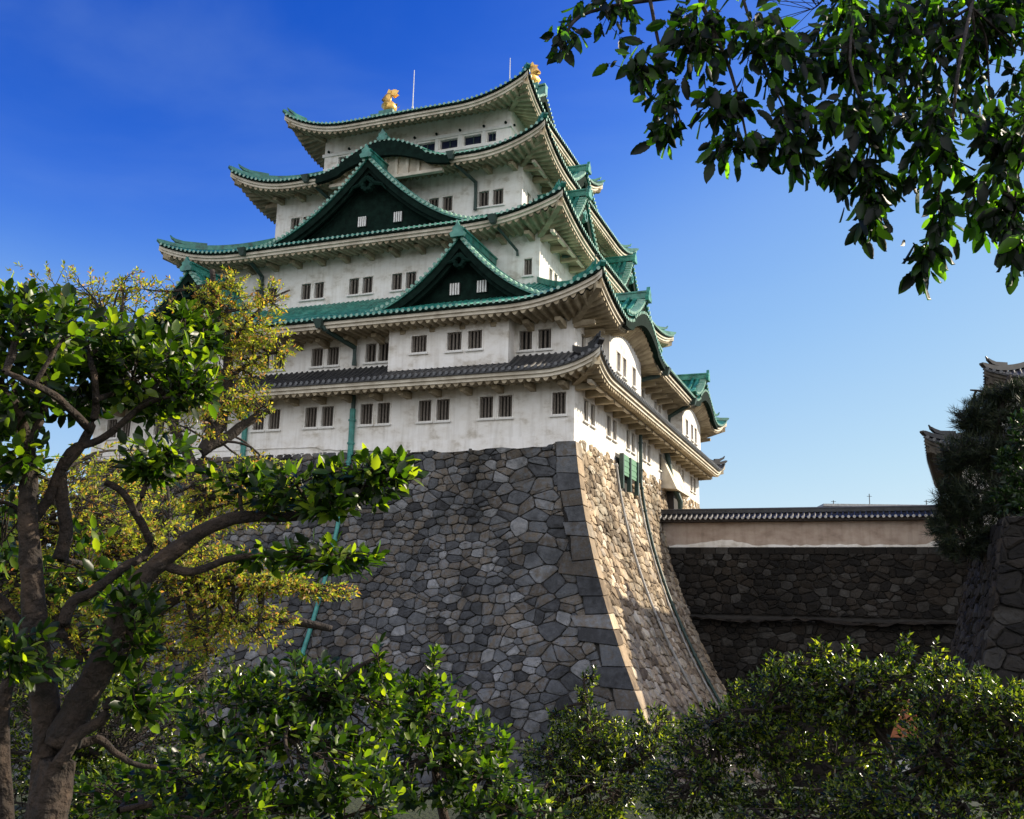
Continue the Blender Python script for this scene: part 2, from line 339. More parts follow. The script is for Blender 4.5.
# beams and studs of the top storey
mb = MB()
for face, x0, x1, y in (('L', 8.45, 24.2, 11.5), ('R', 11.3, 26.0, 8.6)):
    box(mb, face, x0, x1, y-0.10, y+0.04, 25.28, 25.52); box(mb, face, x0+0.15, x1-0.15, y-0.14, y+0.03, 24.08, 24.28)
    xs = [10.62, 12.5, 14.4, 16.2, 18.05, 19.9, 21.75] if face == 'L' else [12.7, 14.6, 16.5, 18.4, 20.3, 22.2, 24.1]
    for x in xs: box(mb, face, x-0.14, x+0.14, y-0.07, y+0.03, 24.28, 25.28)
mb.build('timber_band', WHITE, keep)
mb = MB()
for face, xs, y in (('L', [8.9, 10.6, 12.5, 14.4, 16.2, 18.0, 19.9, 21.8, 23.6], 11.39), ('R', [11.9, 14.6, 18.4, 22.2, 25.4], 8.49)):
    for x in xs:
        mb.tube([G(face, x, y, 25.62), G(face, x, y-0.12, 25.62)], 0.10, 8)
for q in mb.v: pass
mb.build('nail_cover', COPPER_D, keep)

# bays of the second storey
def bay(face, x0, x1, w0, w1, wins, proj=1.0):
    mb = MB(); wall_face(mb, face, x0, x1, -proj, w0, w1, wins)
    for x in (x0, x1): mb.poly([G(face, x, -proj, w0), G(face, x, 0.3, w0), G(face, x, 0.3, w1), G(face, x, -proj, w1)])
    mb.poly([G(face, x0, -proj, w0), G(face, x1, -proj, w0), G(face, x1, 0.3, w0), G(face, x0, 0.3, w0)])
    mb.build('bay', PLASTER, keep)
    for a, b, c, d in wins: window(face, a, b, -proj, c, d)
bay('L', 3.45, 10.75, 4.25, 7.0, [(5.0, 5.84, 5.2, 6.22), (6.22, 7.1, 5.2, 6.22), (8.35, 9.31, 5.25, 6.2)])
bay('L', 22.1, 29.3, 4.25, 7.0, [(23.5, 24.4, 5.2, 6.22), (25.7, 26.5, 5.2, 6.22), (26.9, 27.7, 5.2, 6.22)])
bay('R', 3.4, 11.1, 4.35, 7.0, [(5.0, 5.8, 5.0, 6.15), (6.4, 7.2, 5.0, 6.15), (8.8, 9.6, 5.0, 6.15)])
bay('R', 24.9, 32.7, 4.35, 7.0, [(26.2, 27.1, 5.0, 6.2), (28.4, 29.3, 5.0, 6.2), (30.0, 30.9, 5.0, 6.2)])

# ------------------------------------------------------------------ roofs
class Roof:
    def __init__(s, o, i, we, wi, lift, K, bumps=(), prof=0.2):
        s.o, s.i, s.we, s.wi, s.lift, s.K, s.bumps, s.pf = o, i, we, wi, lift, K, bumps, prof
    def span(s, sd):
        u0, u1, v0, v1 = s.o; a0, a1, b0, b1 = s.i
        if sd in 'LB': return u0, u1, (b0-v0 if sd == 'L' else v1-b1), a0-u0, u1-a1
        return v0, v1, (a0-u0 if sd == 'R' else u1-a1), b0-v0, v1-b1
    def pt(s, sd, x, d, w):
        u0, u1, v0, v1 = s.o
        return {'L': lambda: P(x, v0+d, w), 'B': lambda: P(x, v1-d, w), 'R': lambda: P(u0+d, x, w), 'F': lambda: P(u1-d, x, w)}[sd]()
    def rise(s, sd, x):
        x0, x1, run, r0, r1 = s.span(sd)
        e1 = (x-x0)/r0; e2 = (x1-x)/r1
        z = s.lift*(max(0, 1-e1/s.K)**2.2 + max(0, 1-e2/s.K)**2.2)
        for (bs, xc, hw, hb) in s.bumps:
            if bs == sd:
                q = abs(x-xc)/hw
                if q < 1: z += hb*(0.5+0.5*math.cos(math.pi*q))**0.85 - 0.18*math.sin(math.pi*q)**2*(1 if q > .6 else 0)
        return z
    def H(s, sd, x, d):
        x0, x1, run, r0, r1 = s.span(sd); t = max(0.0, d/run)
        return s.we + (s.wi-s.we)*((1-s.pf)*t + s.pf*t*t) + s.rise(sd, x)*max(0, 1-t)
    def dmax(s, sd, x):
        x0, x1, run, r0, r1 = s.span(sd)
        return max(0.0, min(run, (x-x0)/r0*run, (x1-x)/r1*run))

def frange(a, b, st):
    n = max(1, int(round((b-a)/st))); return [a+(b-a)*k/n for k in range(n+1)]

def rib_pts(fn, x, ds, r):
    rows = []
    for d in ds:
        rows.append([fn(x-r, d, 0.0), fn(x-r*0.72, d, r*0.75), fn(x, d, r*1.1), fn(x+r*0.72, d, r*0.75), fn(x+r, d, 0.0)])
    return rows

def make_roof(r, body, rib_m, end_m, walltop, over, sides='LRBF', ridge_m=None, bracket=True, label=None, parent=keep):
    mb = MB(); subs = []
    for sd in sides:
        ribs = MB(); ends = MB(); fas = MB(); sof = MB(); lip = MB()
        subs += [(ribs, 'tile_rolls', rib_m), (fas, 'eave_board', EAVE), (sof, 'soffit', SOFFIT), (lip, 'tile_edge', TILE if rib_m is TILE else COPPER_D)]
        x0, x1, run, r0, r1 = r.span(sd)
        xs = frange(x0, x1, 0.45)
        mb.grid([[r.pt(sd, x, r.dmax(sd, x)*k/6, r.H(sd, x, r.dmax(sd, x)*k/6)) for x in xs] for k in range(7)])
        n = int((x1-x0)/0.36); st = (x1-x0)/n
        for k in range(n):
            x = x0+(k+0.5)*st; dm = r.dmax(sd, x)
            if dm < 0.15: dm = 0.15
            fn = lambda xx, d, h: r.pt(sd, xx, d, r.H(sd, x, d)+h)
            ribs.grid(rib_pts(fn, x, [(-0.05+(dm+0.05)*j/5) for j in range(6)], 0.085))
            h0 = r.H(sd, x, 0)
            ends.poly([r.pt(sd, x+0.105*math.cos(a), -0.07, h0+0.02+0.105*math.sin(a)) for a in [math.pi*2*q/8 for q in range(8)]])
        ribs.join(ends, end_m)
        # tile lip, then fascia boards in two steps
        def ribbon(m, d0, t0, d1, t1, step=0.45):
            m.grid([[r.pt(sd, x, min(d0, max(0, x-x0), max(0, x1-x)) if d0 > 0 else d0, r.H(sd, x, 0)+t0) for x in frange(x0, x1, step)],
                    [r.pt(sd, x, min(d1, max(0, x-x0), max(0, x1-x)) if d1 > 0 else d1, r.H(sd, x, 0)+t1) for x in frange(x0, x1, step)]])
        ribbon(lip, 0.0, 0.02, 0.0, -0.13); ribbon(lip, 0.0, -0.13, 0.14, -0.14)
        ribbon(fas, 0.14, -0.13, 0.14, -0.32); ribbon(fas, 0.14, -0.32, 0.26, -0.33); ribbon(fas, 0.26, -0.33, 0.26, -0.50)
        ribbon(fas, 0.26, -0.50, 0.34, -0.505)
        # soffit: plastered rafters as a wave running out from the wall
        ov = over[0] if sd in 'LB' else over[1]; oa = over[1] if sd in 'LB' else over[0]
        nr = int((x1-x0)/0.46); pr = (x1-x0)/nr; rows = []
        xx = []; zz = []
        for k in range(nr):
            for f, z in ((0.0, 0.0), (0.16, -0.04), (0.32, -0.17), (0.50, -0.20), (0.68, -0.17), (0.84, -0.04)):
                xx.append(x0+(k+f)*pr); zz.append(z)
        for j in range(6):
            row = []
            for x, z in zip(xx, zz):
                dm = min(ov, (x-x0)/oa*ov, (x1-x)/oa*ov); d = 0.34+(dm-0.34)*j/5 if dm > 0.34 else max(dm, 0)
                t = d/ov
                w = (r.H(sd, x, 0)-0.50)*(1-t) + t*walltop + r.rise(sd, x)*0.0 + z
                row.append(r.pt(sd, x, d, w))
            rows.append(row)
        sof.grid(rows)
        sof.grid([[r.pt(sd, x, min(0.33, max(0, x-x0), max(0, x1-x)), r.H(sd, x, 0)-0.45) for x in xx], [r.pt(sd, x, min(0.33, max(0, x-x0), max(0, x1-x)), r.H(sd, x, 0)-0.50+z) for x, z in zip(xx, zz)]])
        # closing strip of the rafter ends
        if bracket:
            xs = frange(x0+ov+0.35, x1-ov-0.35, 1.9)
            for x in xs:
                if any(bs == sd and abs(x-xc_) < hw_*0.9 for (bs, xc_, hw_, hb_) in r.bumps): continue
                d1 = ov+0.05; d0 = ov-1.1
                t = (ov-1.1)/ov; wa = (r.we-0.5)*(1-t)+t*walltop
                q = lambda x, d, w: r.pt(sd, x, d, w); brk = MB(); subs.append((brk, 'eave_bracket', SOFFIT))
                brk.hexa([q(x-0.14, d0, wa-0.42), q(x+0.14, d0, wa-0.42), q(x+0.17, d1, walltop-0.62), q(x-0.17, d1, walltop-0.62),
                          q(x-0.17, d0, wa-0.20), q(x+0.17, d0, wa-0.20), q(x+0.17, d1, walltop-0.22), q(x-0.17, d1, walltop-0.22)])
            if sd != 'R' or any(b_[0] == sd for b_ in r.bumps): continue
            d = ov-1.0; t = d/ov; wa = (r.we-0.5)*(1-t)+t*walltop
            X0, X1 = x0+d+0.5, x1-d-0.5
            q = lambda x, dd, w: r.pt(sd, x, dd, w); brk = MB(); subs.append((brk, 'eave_beam', EAVE))
            brk.hexa([q(X0, d-0.1, wa-0.30), q(X1, d-0.1, wa-0.30), q(X1, d+0.12, wa-0.30), q(X0, d+0.12, wa-0.30),
                      q(X0, d-0.1, wa-0.12), q(X1, d-0.1, wa-0.12), q(X1, d+0.12, wa-0.12), q(X0, d+0.12, wa-0.12)])
    # hips
    for sd, e in (('L', 0), ('L', 1), ('B', 0), ('B', 1)):
        if sd not in sides: continue
        hip = MB(); hipd = MB(); subs += [(hip, 'hip_ridge', ridge_m or rib_m), (hipd, 'hip_rafter', SOFFIT)]
        x0, x1, run, r0, r1 = r.span(sd)
        path = []
        for k in range(11):
            t = k/10; d = run*t; x = x0+r0*t if e == 0 else x1-r1*t
            path.append(Vector(r.pt(sd, x, d, r.H(sd, x, d)+0.04)))
        out = (path[0]-path[2]); out.z = 0; out.normalize()
        tip = path[0]+out*0.18+Vector((0, 0, 0.16)); tip2 = path[0]+out*0.05+Vector((0, 0, 0.05))
        hip.beam([tip, tip2]+path, 0.30, [0.10, 0.2]+[0.26]*3+[0.34]*8)
        st = path[1]+(path[2]-path[1])*0.3
        hip.beam([st+out*0.25+Vector((0, 0, 0.55)), st+Vector((0, 0, 0.36)), path[2]+Vector((0, 0, 0.3)), path[4]+Vector((0, 0, 0.3))], 0.22, [0.12, 0.22, 0.22, 0.2])
        hip.tube([st+out*0.2+Vector((0, 0, 0.55)), st+out*0.38+Vector((0, 0, 0.78))], [0.10, 0.04], 6)
        # hip rafter under the corner
        ov = over[0] if sd in 'LB' else over[1]
        pth = []
        for k in range(5):
            t = k/4; d = over[0]*(0.10+0.9*t); xx_ = (x0+over[1]*(0.10+0.9*t)) if e == 0 else (x1-over[1]*(0.10+0.9*t))
            tt = 0.10+0.9*t
            pth.append(r.pt(sd, xx_, d, (r.H(sd, x0 if e == 0 else x1, 0)-0.50)*(1-tt)+tt*walltop-0.42))
        hipd.beam(pth, 0.34, 0.36)
    roof = mb.build('roof', body, parent)
    if label: roof['label'] = label
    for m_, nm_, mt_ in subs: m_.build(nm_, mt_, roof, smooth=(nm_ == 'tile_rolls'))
    return roof

# 1: dark tiled apron, 2-4 copper, 5 the hip-and-gable roof on top
r1_ = Roof((-2.0, U1+2.0, -2.1, V1+2.1), (0, U1, 0, V1), 3.62, 4.85, 0.95, 1.7)
make_roof(r1_, TILE, TILE, TILE_L, 3.42, (2.1, 2.0), label='dark grey tiled apron roof above the lowest storey')
r2_ = Roof((-2.2, U1+2.2, -2.5, V1+2.5), (3.8, 28.9, 4.8, 32.6), 7.22, 10.75, 1.35, 0.95,
           bumps=[('R', 7.6, 5.2, 1.75), ('R', 29.2, 5.2, 1.75)])
make_roof(r2_, COPPER, COPPER, COPPER_L, 6.82, (2.5, 2.2))
r3_ = Roof((1.6, 31.1, 2.45, 34.95), (6.55, 26.15, 8.8, 28.6), 14.35, 17.5, 1.3, 1.35)
make_roof(r3_, COPPER, COPPER, COPPER_L, 14.1, (2.35, 2.2))
r4_ = Roof((4.1, 28.6, 6.2, 31.2), (8.6, 24.05, 11.5, 25.9), 21.0, 23.8, 1.5, 1.2, bumps=[('L', 16.0, 5.2, 1.85)])
make_roof(r4_, COPPER, COPPER, COPPER_L, 21.05, (2.6, 2.45))
# roof 5 lower skirt as ring up to where the gables start, then the two big slopes
RV0, RV1, RU0, RU1 = 9.0, 28.4, 6.4, 26.25; VC = 18.7
GI = 3.0
def f5(d): t = d/(VC-RV0); return 5.0*(0.72*t+0.28*t*t)
r5_ = Roof((RU0, RU1, RV0, RV1), (RU0+GI, RU1-GI, RV0+GI, RV1-GI), 26.5, 26.5+f5(GI), 1.6, 1.9, prof=0.06)
top = make_roof(r5_, COPPER, COPPER, COPPER_L, 26.95, (2.5, 2.2), bracket=False, label='top roof with green copper hips and a gabled ridge')
mb = MB(); ribs = MB(); bb = MB(); rid = MB(); gf = MB(); ve = MB()
ug0, ug1 = RU0+GI-0.9, RU1-GI+0.9
sag = lambda u: 0.25*(abs(u-(ug0+ug1)/2)/((ug1-ug0)/2))**2.5
for sgn in (0, 1):
    vv = lambda d: RV0+d if sgn == 0 else RV1-d
    ds = [GI*0.72+(VC-RV0-GI*0.72)*k/8 for k in range(9)]
    hh = lambda u, d: 26.5+f5(d)+sag(u)*((d-GI*0.72)/(VC-RV0-GI*0.72))+0.03
    us = frange(ug0, ug1, 0.8)
    mb.grid([[P(u, vv(d), hh(u, d)) for u in us] for d in ds])
    for u in frange(ug0+0.2, ug1-0.2, 0.36):
        rows = rib_pts(lambda x, d, h: P(x, vv(d), hh(u, d)+h), u, ds, 0.085); ribs.grid(rows)
    for ue, o in ((ug0, -1), (ug1, 1)):
        bb.grid([[P(ue+o*0.02, vv(d), hh(ue, d)-0.02) for d in ds], [P(ue+o*0.02, vv(d), hh(ue, d)-0.65) for d in ds],
                 [P(ue-o*0.2, vv(d), hh(ue, d)-0.65) for d in ds]])
        for k in range(24):
            d = ds[0]+(ds[-1]-ds[0])*(k+0.5)/24
            ve.tube([P(ue+o*0.08, vv(d), hh(ue, d)+0.03), P(ue-o*0.5, vv(d), hh(ue, d)+0.05)], 0.11, 6)
        rid.beam([P(ue-o*0.75, vv(d), hh(ue, d)+0.05) for d in ds], 0.28, 0.3)
for ue, o in ((RU0+GI, -1), (RU1-GI, 1)):
    ds = [GI*0.72+(VC-RV0-GI*0.72)*k/8 for k in range(9)]
    left = [P(ue, RV0+d, 26.5+f5(d)-0.1) for d in ds]; right = [P(ue, RV1-d, 26.5+f5(d)-0.1) for d in reversed(ds)]
    gf.poly(left+right)
us = frange(ug0-0.1, ug1+0.1, 0.9)
rid.beam([P(u, VC, 26.5+5.0+sag(u)-0.05) for u in us], 0.55, 0.75)
rid.beam([P(u, VC, 26.5+5.0+sag(u)+0.70) for u in us], 0.75, 0.14)
mb.build('upper_slope', COPPER, top); ribs.build('tile_rolls', COPPER, top, smooth=True)
bb.build('barge_board', COPPER_D, top); rid.build('main_ridge', COPPER, top); gf.build('gable_board', COPPER_D, top); ve.build('verge_tiles', COPPER_L, top)
RIDGE_W = 26.5+5.0+0.84

# ------------------------------------------------------------------ dormer gables
def ornament(mb, face, x, y, w, h):
    """ridge-end tile: shouldered shield with a spike"""
    pr = [(-0.42, 0), (-0.50, 0.25), (-0.30, 0.38), (-0.34, 0.58), (-0.14, 0.72), (0, 1.0), (0.14, 0.72), (0.34, 0.58), (0.30, 0.38), (0.50, 0.25), (0.42, 0)]
    a = [G(face, x+p*h, y, w+q*h) for p, q in pr]; b = [G(face, x+p*h, y+0.22, w+q*h) for p, q in pr]
    mb.poly(a); mb.poly(list(reversed(b))); n = len(pr)
    for k in range(n): mb.poly([a[k], a[(k+1) % n], b[(k+1) % n], b[k]])

def gable(face, xc, hw, yf, yb, wa, wb, wins=0, pale=False, pw=1.9, bw=0.6, ws=(1.7, -0.3)):
    root = empty('dormer_gable'); root.parent = keep
    prof = lambda q: wb+(wa-wb)*(0.86*(1-q)**pw+0.14*(1-q))
    qs = [k/16 for k in range(17)]
    sh = MB(); ribs = MB(); ver = MB(); bar = MB(); fac = MB(); rid = MB(); orn = MB(); flare = MB()
    for s in (-1, 1):
        ex = qs+[1.06]
        ph = lambda q: prof(q) if q <= 1 else wb+0.10
        sh.grid([[G(face, xc+s*hw*q, y, ph(q)) for q in ex] for y in (yf, yf+1.5, yb)])
        sh.grid([[G(face, xc+s*hw*q, yf, ph(q)) for q in ex], [G(face, xc+s*hw*q, yf, ph(q)-0.14) for q in ex], [G(face, xc+s*hw*q, yf+0.9, ph(q)-0.16) for q in ex]])
        ys = frange(yf+1.15, yb, 0.36)
        for y in ys:
            rows = [[G(face, xc+s*hw*q, y-0.085, ph(q)), G(face, xc+s*hw*q, y-0.06, ph(q)+0.07), G(face, xc+s*hw*q, y, ph(q)+0.10),
                     G(face, xc+s*hw*q, y+0.06, ph(q)+0.07), G(face, xc+s*hw*q, y+0.085, ph(q))] for q in ex]
            ribs.grid(rows)
        rid.beam([G(face, xc+s*hw*q, yf+0.62, ph(q)) for q in qs], 0.26, 0.24)
        rid.beam([G(face, xc+s*hw*q, yf+1.02, ph(q)) for q in qs], 0.20, 0.34)
        # verge rolls seen end-on along the edge
        L = 0; last = None; acc = 0
        fine = [k/200 for k in range(201)]
        for q in fine:
            p = (xc+s*hw*q, prof(q))
            if last:
                acc += math.hypot(p[0]-last[0], p[1]-last[1])
                if acc > 0.34:
                    acc = 0
                    ver.tube([G(face, p[0], yf-0.07, p[1]+0.04), G(face, p[0], yf+0.46, p[1]+0.07)], 0.115, 6)
            last = p
        # barge boards: two stepped layers
        for (yy, t0, t1) in ((yf+0.10, 0.12, bw+0.12), (yf+0.30, 0.12, bw+0.42)):
            top_ = [G(face, xc+s*hw*q, yy, ph(q)-t0) for q in ex]
            wv = lambda q: t0+(t1-t0)*(1-0.35*q)
            bot = [G(face, xc+s*hw*q*(0.985), yy, ph(q)-wv(q)) for q in ex]
            bak = [G(face, xc+s*hw*q*(0.985), yy+0.18, ph(q)-wv(q)) for q in ex]
            bar.grid([top_, bot, bak])
        end = xc+s*(hw*1.0)
    yy = yf+0.95
    hol = []
    fac.poly([G(face, xc-hw*q, yy, prof(q)-0.2) for q in reversed(qs)]+[G(face, xc+hw*q, yy, prof(q)-0.2) for q in qs[1:]])
    # inner mouldings following the curve, and a sill rail
    mo = MB()
    for s in (-1, 1):
        for k, (off, th) in enumerate(((0.42, 0.10),)):
            rr = [q for q in qs if prof(q)-off*(wa-wb)/5.0-0.35 > wb+0.15]
            mo.beam([G(face, xc+s*hw*q*0.97, yy-0.10-0.03*k, prof(q)-off*(wa-wb)/5.0-0.35) for q in rr], 0.14, th)
    # rosette ornament below the apex
    hs = (wa-wb)/5.0
    for k in range(9):
        a = math.pi*2*k/9
        c = G(face, xc+0.33*hs*math.cos(a), yf+0.30, wa-1.55*hs+0.36*hs*math.sin(a)-0.2)
        mo.tube([c, G(face, xc+0.33*hs*math.cos(a), yf+0.02, wa-1.55*hs+0.36*hs*math.sin(a)-0.2)], [0.20*hs, 0.13*hs], 7)
    for s in (-1, 1):
        mo.tube([G(face, xc, yf+0.15, wa-1.3*hs), G(face, xc+s*0.5*hs, yf+0.15, wa-1.75*hs), G(face, xc+s*1.0*hs, yf+0.2, wa-1.85*hs), G(face, xc+s*1.3*hs, yf+0.2, wa-2.25*hs)], [0.16*hs, 0.15*hs, 0.10*hs, 0.03], 6)
    rid.beam([G(face, xc, yf-0.05, wa+0.02), G(face, xc, yb, wa+0.02)], 0.42, 0.38)
    rid.beam([G(face, xc, yf-0.12, wa+0.40), G(face, xc, yb, wa+0.40)], 0.56, 0.10)
    ornament(orn, face, xc, yf-0.28, wa-0.15, 0.95)
    for s in (-1, 1):
        oe = MB(); ornament(oe, face, xc+s*hw*0.95, yf+0.75, prof(0.95)+0.15, 0.45); oe.build('ridge_end', COPPER, root)
    sh.build('gable_roof', COPPER, root); ribs.build('tile_rolls', COPPER, root, smooth=True); ver.build('verge_tiles', COPPER_L, root)
    bar.build('barge_board', COPPER_D, root); fac.build('gable_board', WHITE if pale else COPPER_D, root)
    mo.build('carved_ornament', CARVED if not pale else COPPER, root); rid.build('ridge', COPPER, root); orn.build('ridge_end', COPPER, root)
    for k in range(wins):
        x = xc+(k-(wins-1)/2)*ws[0]+ws[1]; m = MB()
        box(m, face, x-0.34, x+0.34, yy-0.06, yy-0.02, wb+0.95, wb+1.65)
        wd = m.build('gable_window', DARK, root); m = MB()
        for j in range(4): box(m, face, x-0.30+j*0.16, x-0.205+j*0.16, yy-0.14, yy-0.07, wb+0.95, wb+1.65)
        m.build('bars', WHITE, root)
    return root

gable('L', 16.1, 8.35, 4.5, 8.9, 20.85, 15.3, wins=2, pw=1.8, ws=(2.7, -0.7))
gable('L', 6.85, 6.1, -0.5, 4.9, 12.15, 7.95, wins=2, pw=1.95)
gable('L', 25.85, 6.1, -0.5, 4.9, 12.15, 7.95, wins=2, pw=1.95)
gable('R', 18.7, 6.3, 5.0, 8.7, 24.6, 21.6, bw=0.9)
gable('R', 12.1, 5.3, 3.0, 6.6, 19.4, 15.3, pale=True, bw=1.0)
gable('R', 25.4, 5.3, 3.0, 6.6, 19.4, 15.3, pale=True, bw=1.0)
gable('R', 7.6, 4.4, -2.15, 3.9, 10.0, 7.9, bw=0.4)
gable('R', 29.2, 4.4, -2.15, 3.9, 10.0, 7.9, bw=0.4)

# curved cusped boards under the bulging eaves
def kara(r, sd, xc, hw, orn=True):
    m = MB(); xs = frange(xc-hw, xc+hw, 0.3)
    th = lambda x: (0.50 if orn else 0.36)+(0.55 if orn else 0.38)*(0.5+0.5*math.cos(math.pi*min(1, abs(x-xc)/hw)))
    top_ = [r.pt(sd, x, -0.03, r.H(sd, x, 0)-0.10) for x in xs]
    bot = [r.pt(sd, x, -0.03, r.H(sd, x, 0)-0.10-th(x)) for x in xs]
    bk = [r.pt(sd, x, 0.30, r.H(sd, x, 0)-0.10-th(x)) for x in xs]
    m.grid([top_, bot, bk]); 
    o = m.build('cusped_board', COPPER_D, keep)
    m2 = MB()
    for k in range(3):
        xs2 = frange(xc-hw*0.9, xc+hw*0.9, 0.3)
    if orn:
        ornament(m2, 'L' if sd in 'LB' else 'R', xc, (r.o[2] if sd == 'L' else r.o[0])-0.1, r.H(sd, xc, 0)+0.0, 0.85)
        f = 'L' if sd == 'L' else 'R'; y0 = r.o[2] if sd == 'L' else r.o[0]
        m2.beam([G(f, xc, y0-0.05, r.H(sd, xc, 0)+0.05), G(f, xc, y0+2.5, r.H(sd, xc, 2.5)+0.05)], 0.5, 0.35)
        m2.build('ridge_end', COPPER, keep)
for xc, xa, xb in ((7.6, 3.4, 11.1), (29.2, 24.9, 32.7)):
    # bay wall rising into the arch of the eave
    m = MB(); xs = frange(xa, xb, 0.25)
    m.grid([[G('R', x, -1.0, 6.98) for x in xs], [G('R', x, -1.0, max(7.0, r2_.H('R', x, 0.4)-0.55)) for x in xs]])
    m.build('arch_wall', PLASTER, keep)
kara(r4_, 'L', 16.0, 5.2); kara(r2_, 'R', 7.6, 5.2, False); kara(r2_, 'R', 29.2, 5.2, False)
# plaster infill with struts beneath the bulges
for r, sd, xc in ((r4_, 'L', 16.0),):
    m = MB()
    f = 'L' if sd == 'L' else 'R'; y0 = (r.o[2] if sd == 'L' else r.o[0])+0.75
    xs = frange(xc-4.3, xc+4.3, 0.3)
    m.grid([[G(f, x, y0, r.H(sd, x, 0)-0.55) for x in xs], [G(f, x, y0, r.we-0.62) for x in xs]])
    for k in range(-3, 4):
        x = xc+k*0.85; box(m, f, x-0.10, x+0.10, y0-0.16, y0-0.01, r.we-0.6, r.H(sd, x, 0)-0.6)
    box(m, f, xc-4.4, xc+4.4, y0-0.22, y0+0.1, r.we-0.80, r.we-0.58)
    m.build('gable_panel', EAVE, keep)

# ------------------------------------------------------------------ golden fish, rods
def fish(u, sgn):
    m = MB()
    # body: head down on the ridge, tail thrown up
    c = [(0.75, 0.25), (0.45, 0.30), (0.10, 0.45), (-0.25, 0.80), (-0.30, 1.20), (-0.10, 1.60), (0.15, 1.90)]
    rd = [0.34, 0.58, 0.66, 0.60, 0.50, 0.38, 0.24]
    m.tube([P(u+sgn*x, VC, RIDGE_W+0.45+z) for x, z in c], rd, 10)
    body = m.build('golden_fish', GOLD, keep, smooth=True)
    piv = Vector(P(u, VC, RIDGE_W+0.3)); body.scale = (0.86,)*3; body.location = piv*(1-0.86)
    t = MB()
    for dx, dz, dv in ((0.95, 0.30, 0.0), (0.55, 0.60, 0.15), (-0.15, 0.60, -0.15), (0.85, -0.05, 0.3), (-0.55, 0.40, 0.25)):
        b0 = (u+sgn*0.12, VC, RIDGE_W+0.45+1.80); tip = (b0[0]+sgn*dx, VC+dv, b0[2]+dz)
        nx, nz = -dz*0.42, dx*0.42
        mid = ((b0[0]+tip[0])/2, VC+dv/2, (b0[2]+tip[2])/2)
        for yy in (-0.05, 0.05):
            t.poly([P(b0[0], b0[1]+yy, b0[2]), P(mid[0]+sgn*nx, mid[1]+yy, mid[2]+nz), P(*tip), P(mid[0]-sgn*nx, mid[1]+yy, mid[2]-nz)])
    t.build('tail_fin', GOLD, body)
    t = MB()
    for k in range(7):
        x, z = c[2+min(k//2, 4)][0], 0.55+k*0.22
        a = (u-sgn*(0.42-0.03*k), VC, RIDGE_W+0.45+z)
        t.poly([P(a[0]+sgn*0.25, VC-0.03, a[2]-0.1), P(a[0]-sgn*0.20, VC, a[2]+0.12), P(a[0]+sgn*0.25, VC+0.03, a[2]+0.22)])
        t.poly([P(a[0]+sgn*0.25, VC+0.03, a[2]-0.1), P(a[0]-sgn*0.20, VC+0.02, a[2]+0.12), P(a[0]+sgn*0.25, VC-0.03, a[2]+0.22)])
    for s in (-1, 1):
        t.poly([P(u+sgn*0.45, VC+s*0.38, RIDGE_W+0.75), P(u+sgn*0.0, VC+s*0.9, RIDGE_W+1.15), P(u-sgn*0.15, VC+s*0.75, RIDGE_W+0.75), P(u+sgn*0.1, VC+s*0.40, RIDGE_W+0.62)])
        t.poly([P(u+sgn*1.02, VC+s*0.12, RIDGE_W+0.72), P(u+sgn*1.12, VC+s*0.3, RIDGE_W+1.02), P(u+sgn*0.8, VC+s*0.30, RIDGE_W+0.90)])
    t.build('side_fin', GOLD, body)
    b = MB(); box(b, 'L', u-0.6, u+0.75, VC-0.4, VC+0.4, RIDGE_W-0.15, RIDGE_W+0.42); b.build('fish_plinth', COPPER, keep)
fish(22.7, -1); fish(9.6, 1)
for u, h in ((20.4, 3.9), (11.6, 3.3)):
    m = MB(); m.tube([P(u, VC, RIDGE_W-0.1), P(u, VC, RIDGE_W+h)], [0.05, 0.03], 6)
    m.tube([P(u, VC, RIDGE_W-0.1), P(u, VC, RIDGE_W+0.5)], 0.09, 6); m.build('lightning_rod', WHITE, keep)

# ------------------------------------------------------------------ downpipes, hoods, shutters on the keep
def pipe(path, r, m_, hopper=False, name='downpipe'):
    m = MB(); m.tube([P(*p) for p in path], r, 8)
    if hopper:
        u, v, w = path[0]; m.hexa([P(u+a, v+b, w+c) for c, k in ((-0.35, 0.14), (0.15, 0.3)) for a, b in ((-k, -k), (k, -k), (k, k), (-k, k))])
    for p, q in zip(path, path[1:]):
        if abs(p[2]-q[2]) > 2 and abs(p[0]-q[0]) < 0.2 and abs(p[1]-q[1]) < 0.2:
            for k in (0.25, 0.75):
                m.tube([P(p[0], p[1], p[2]+(q[2]-p[2])*k-0.05), P(p[0], p[1], p[2]+(q[2]-p[2])*k+0.05)], r*1.35, 8)
    m.build(name, m_, keep, smooth=False)
pipe([(14.5, -2.45, 7.05), (14.3, -2.2, 6.7), (13.4, -0.25, 6.05), (13.4, -0.22, 5.0)], 0.15, PIPE_D, True)
pipe([(13.35, -0.15, 3.3), (13.35, -0.15, 2.3)], 0.12, PIPE_D); pipe([(13.35, -0.17, 2.4), (13.35, -0.17, -0.3)], 0.17, PIPE)
pipe([(20.75, -0.17, 3.3), (20.75, -0.17, -0.3)], 0.17, PIPE)
pipe([(6.0, 2.45, 14.3), (5.9, 3.0, 13.9), (5.2, 4.6, 12.9), (5.2, 4.65, 12.6)], 0.09, PIPE_D, True)
pipe([(24.0, 2.45, 14.3), (24.0, 3.2, 13.9), (23.9, 4.6, 13.2), (23.9, 4.65, 11.0)], 0.15, PIPE_D, True)
pipe([(10.7, 6.2, 20.95), (10.6, 6.9, 20.5), (9.9, 8.6, 19.9), (9.9, 8.65, 17.9)], 0.13, PIPE_D, True)
pipe([(22.0, 6.2, 20.95), (21.6, 6.9, 20.5), (20.6, 8.6, 19.4), (20.6, 8.65, 18.6)], 0.13, PIPE_D, True)
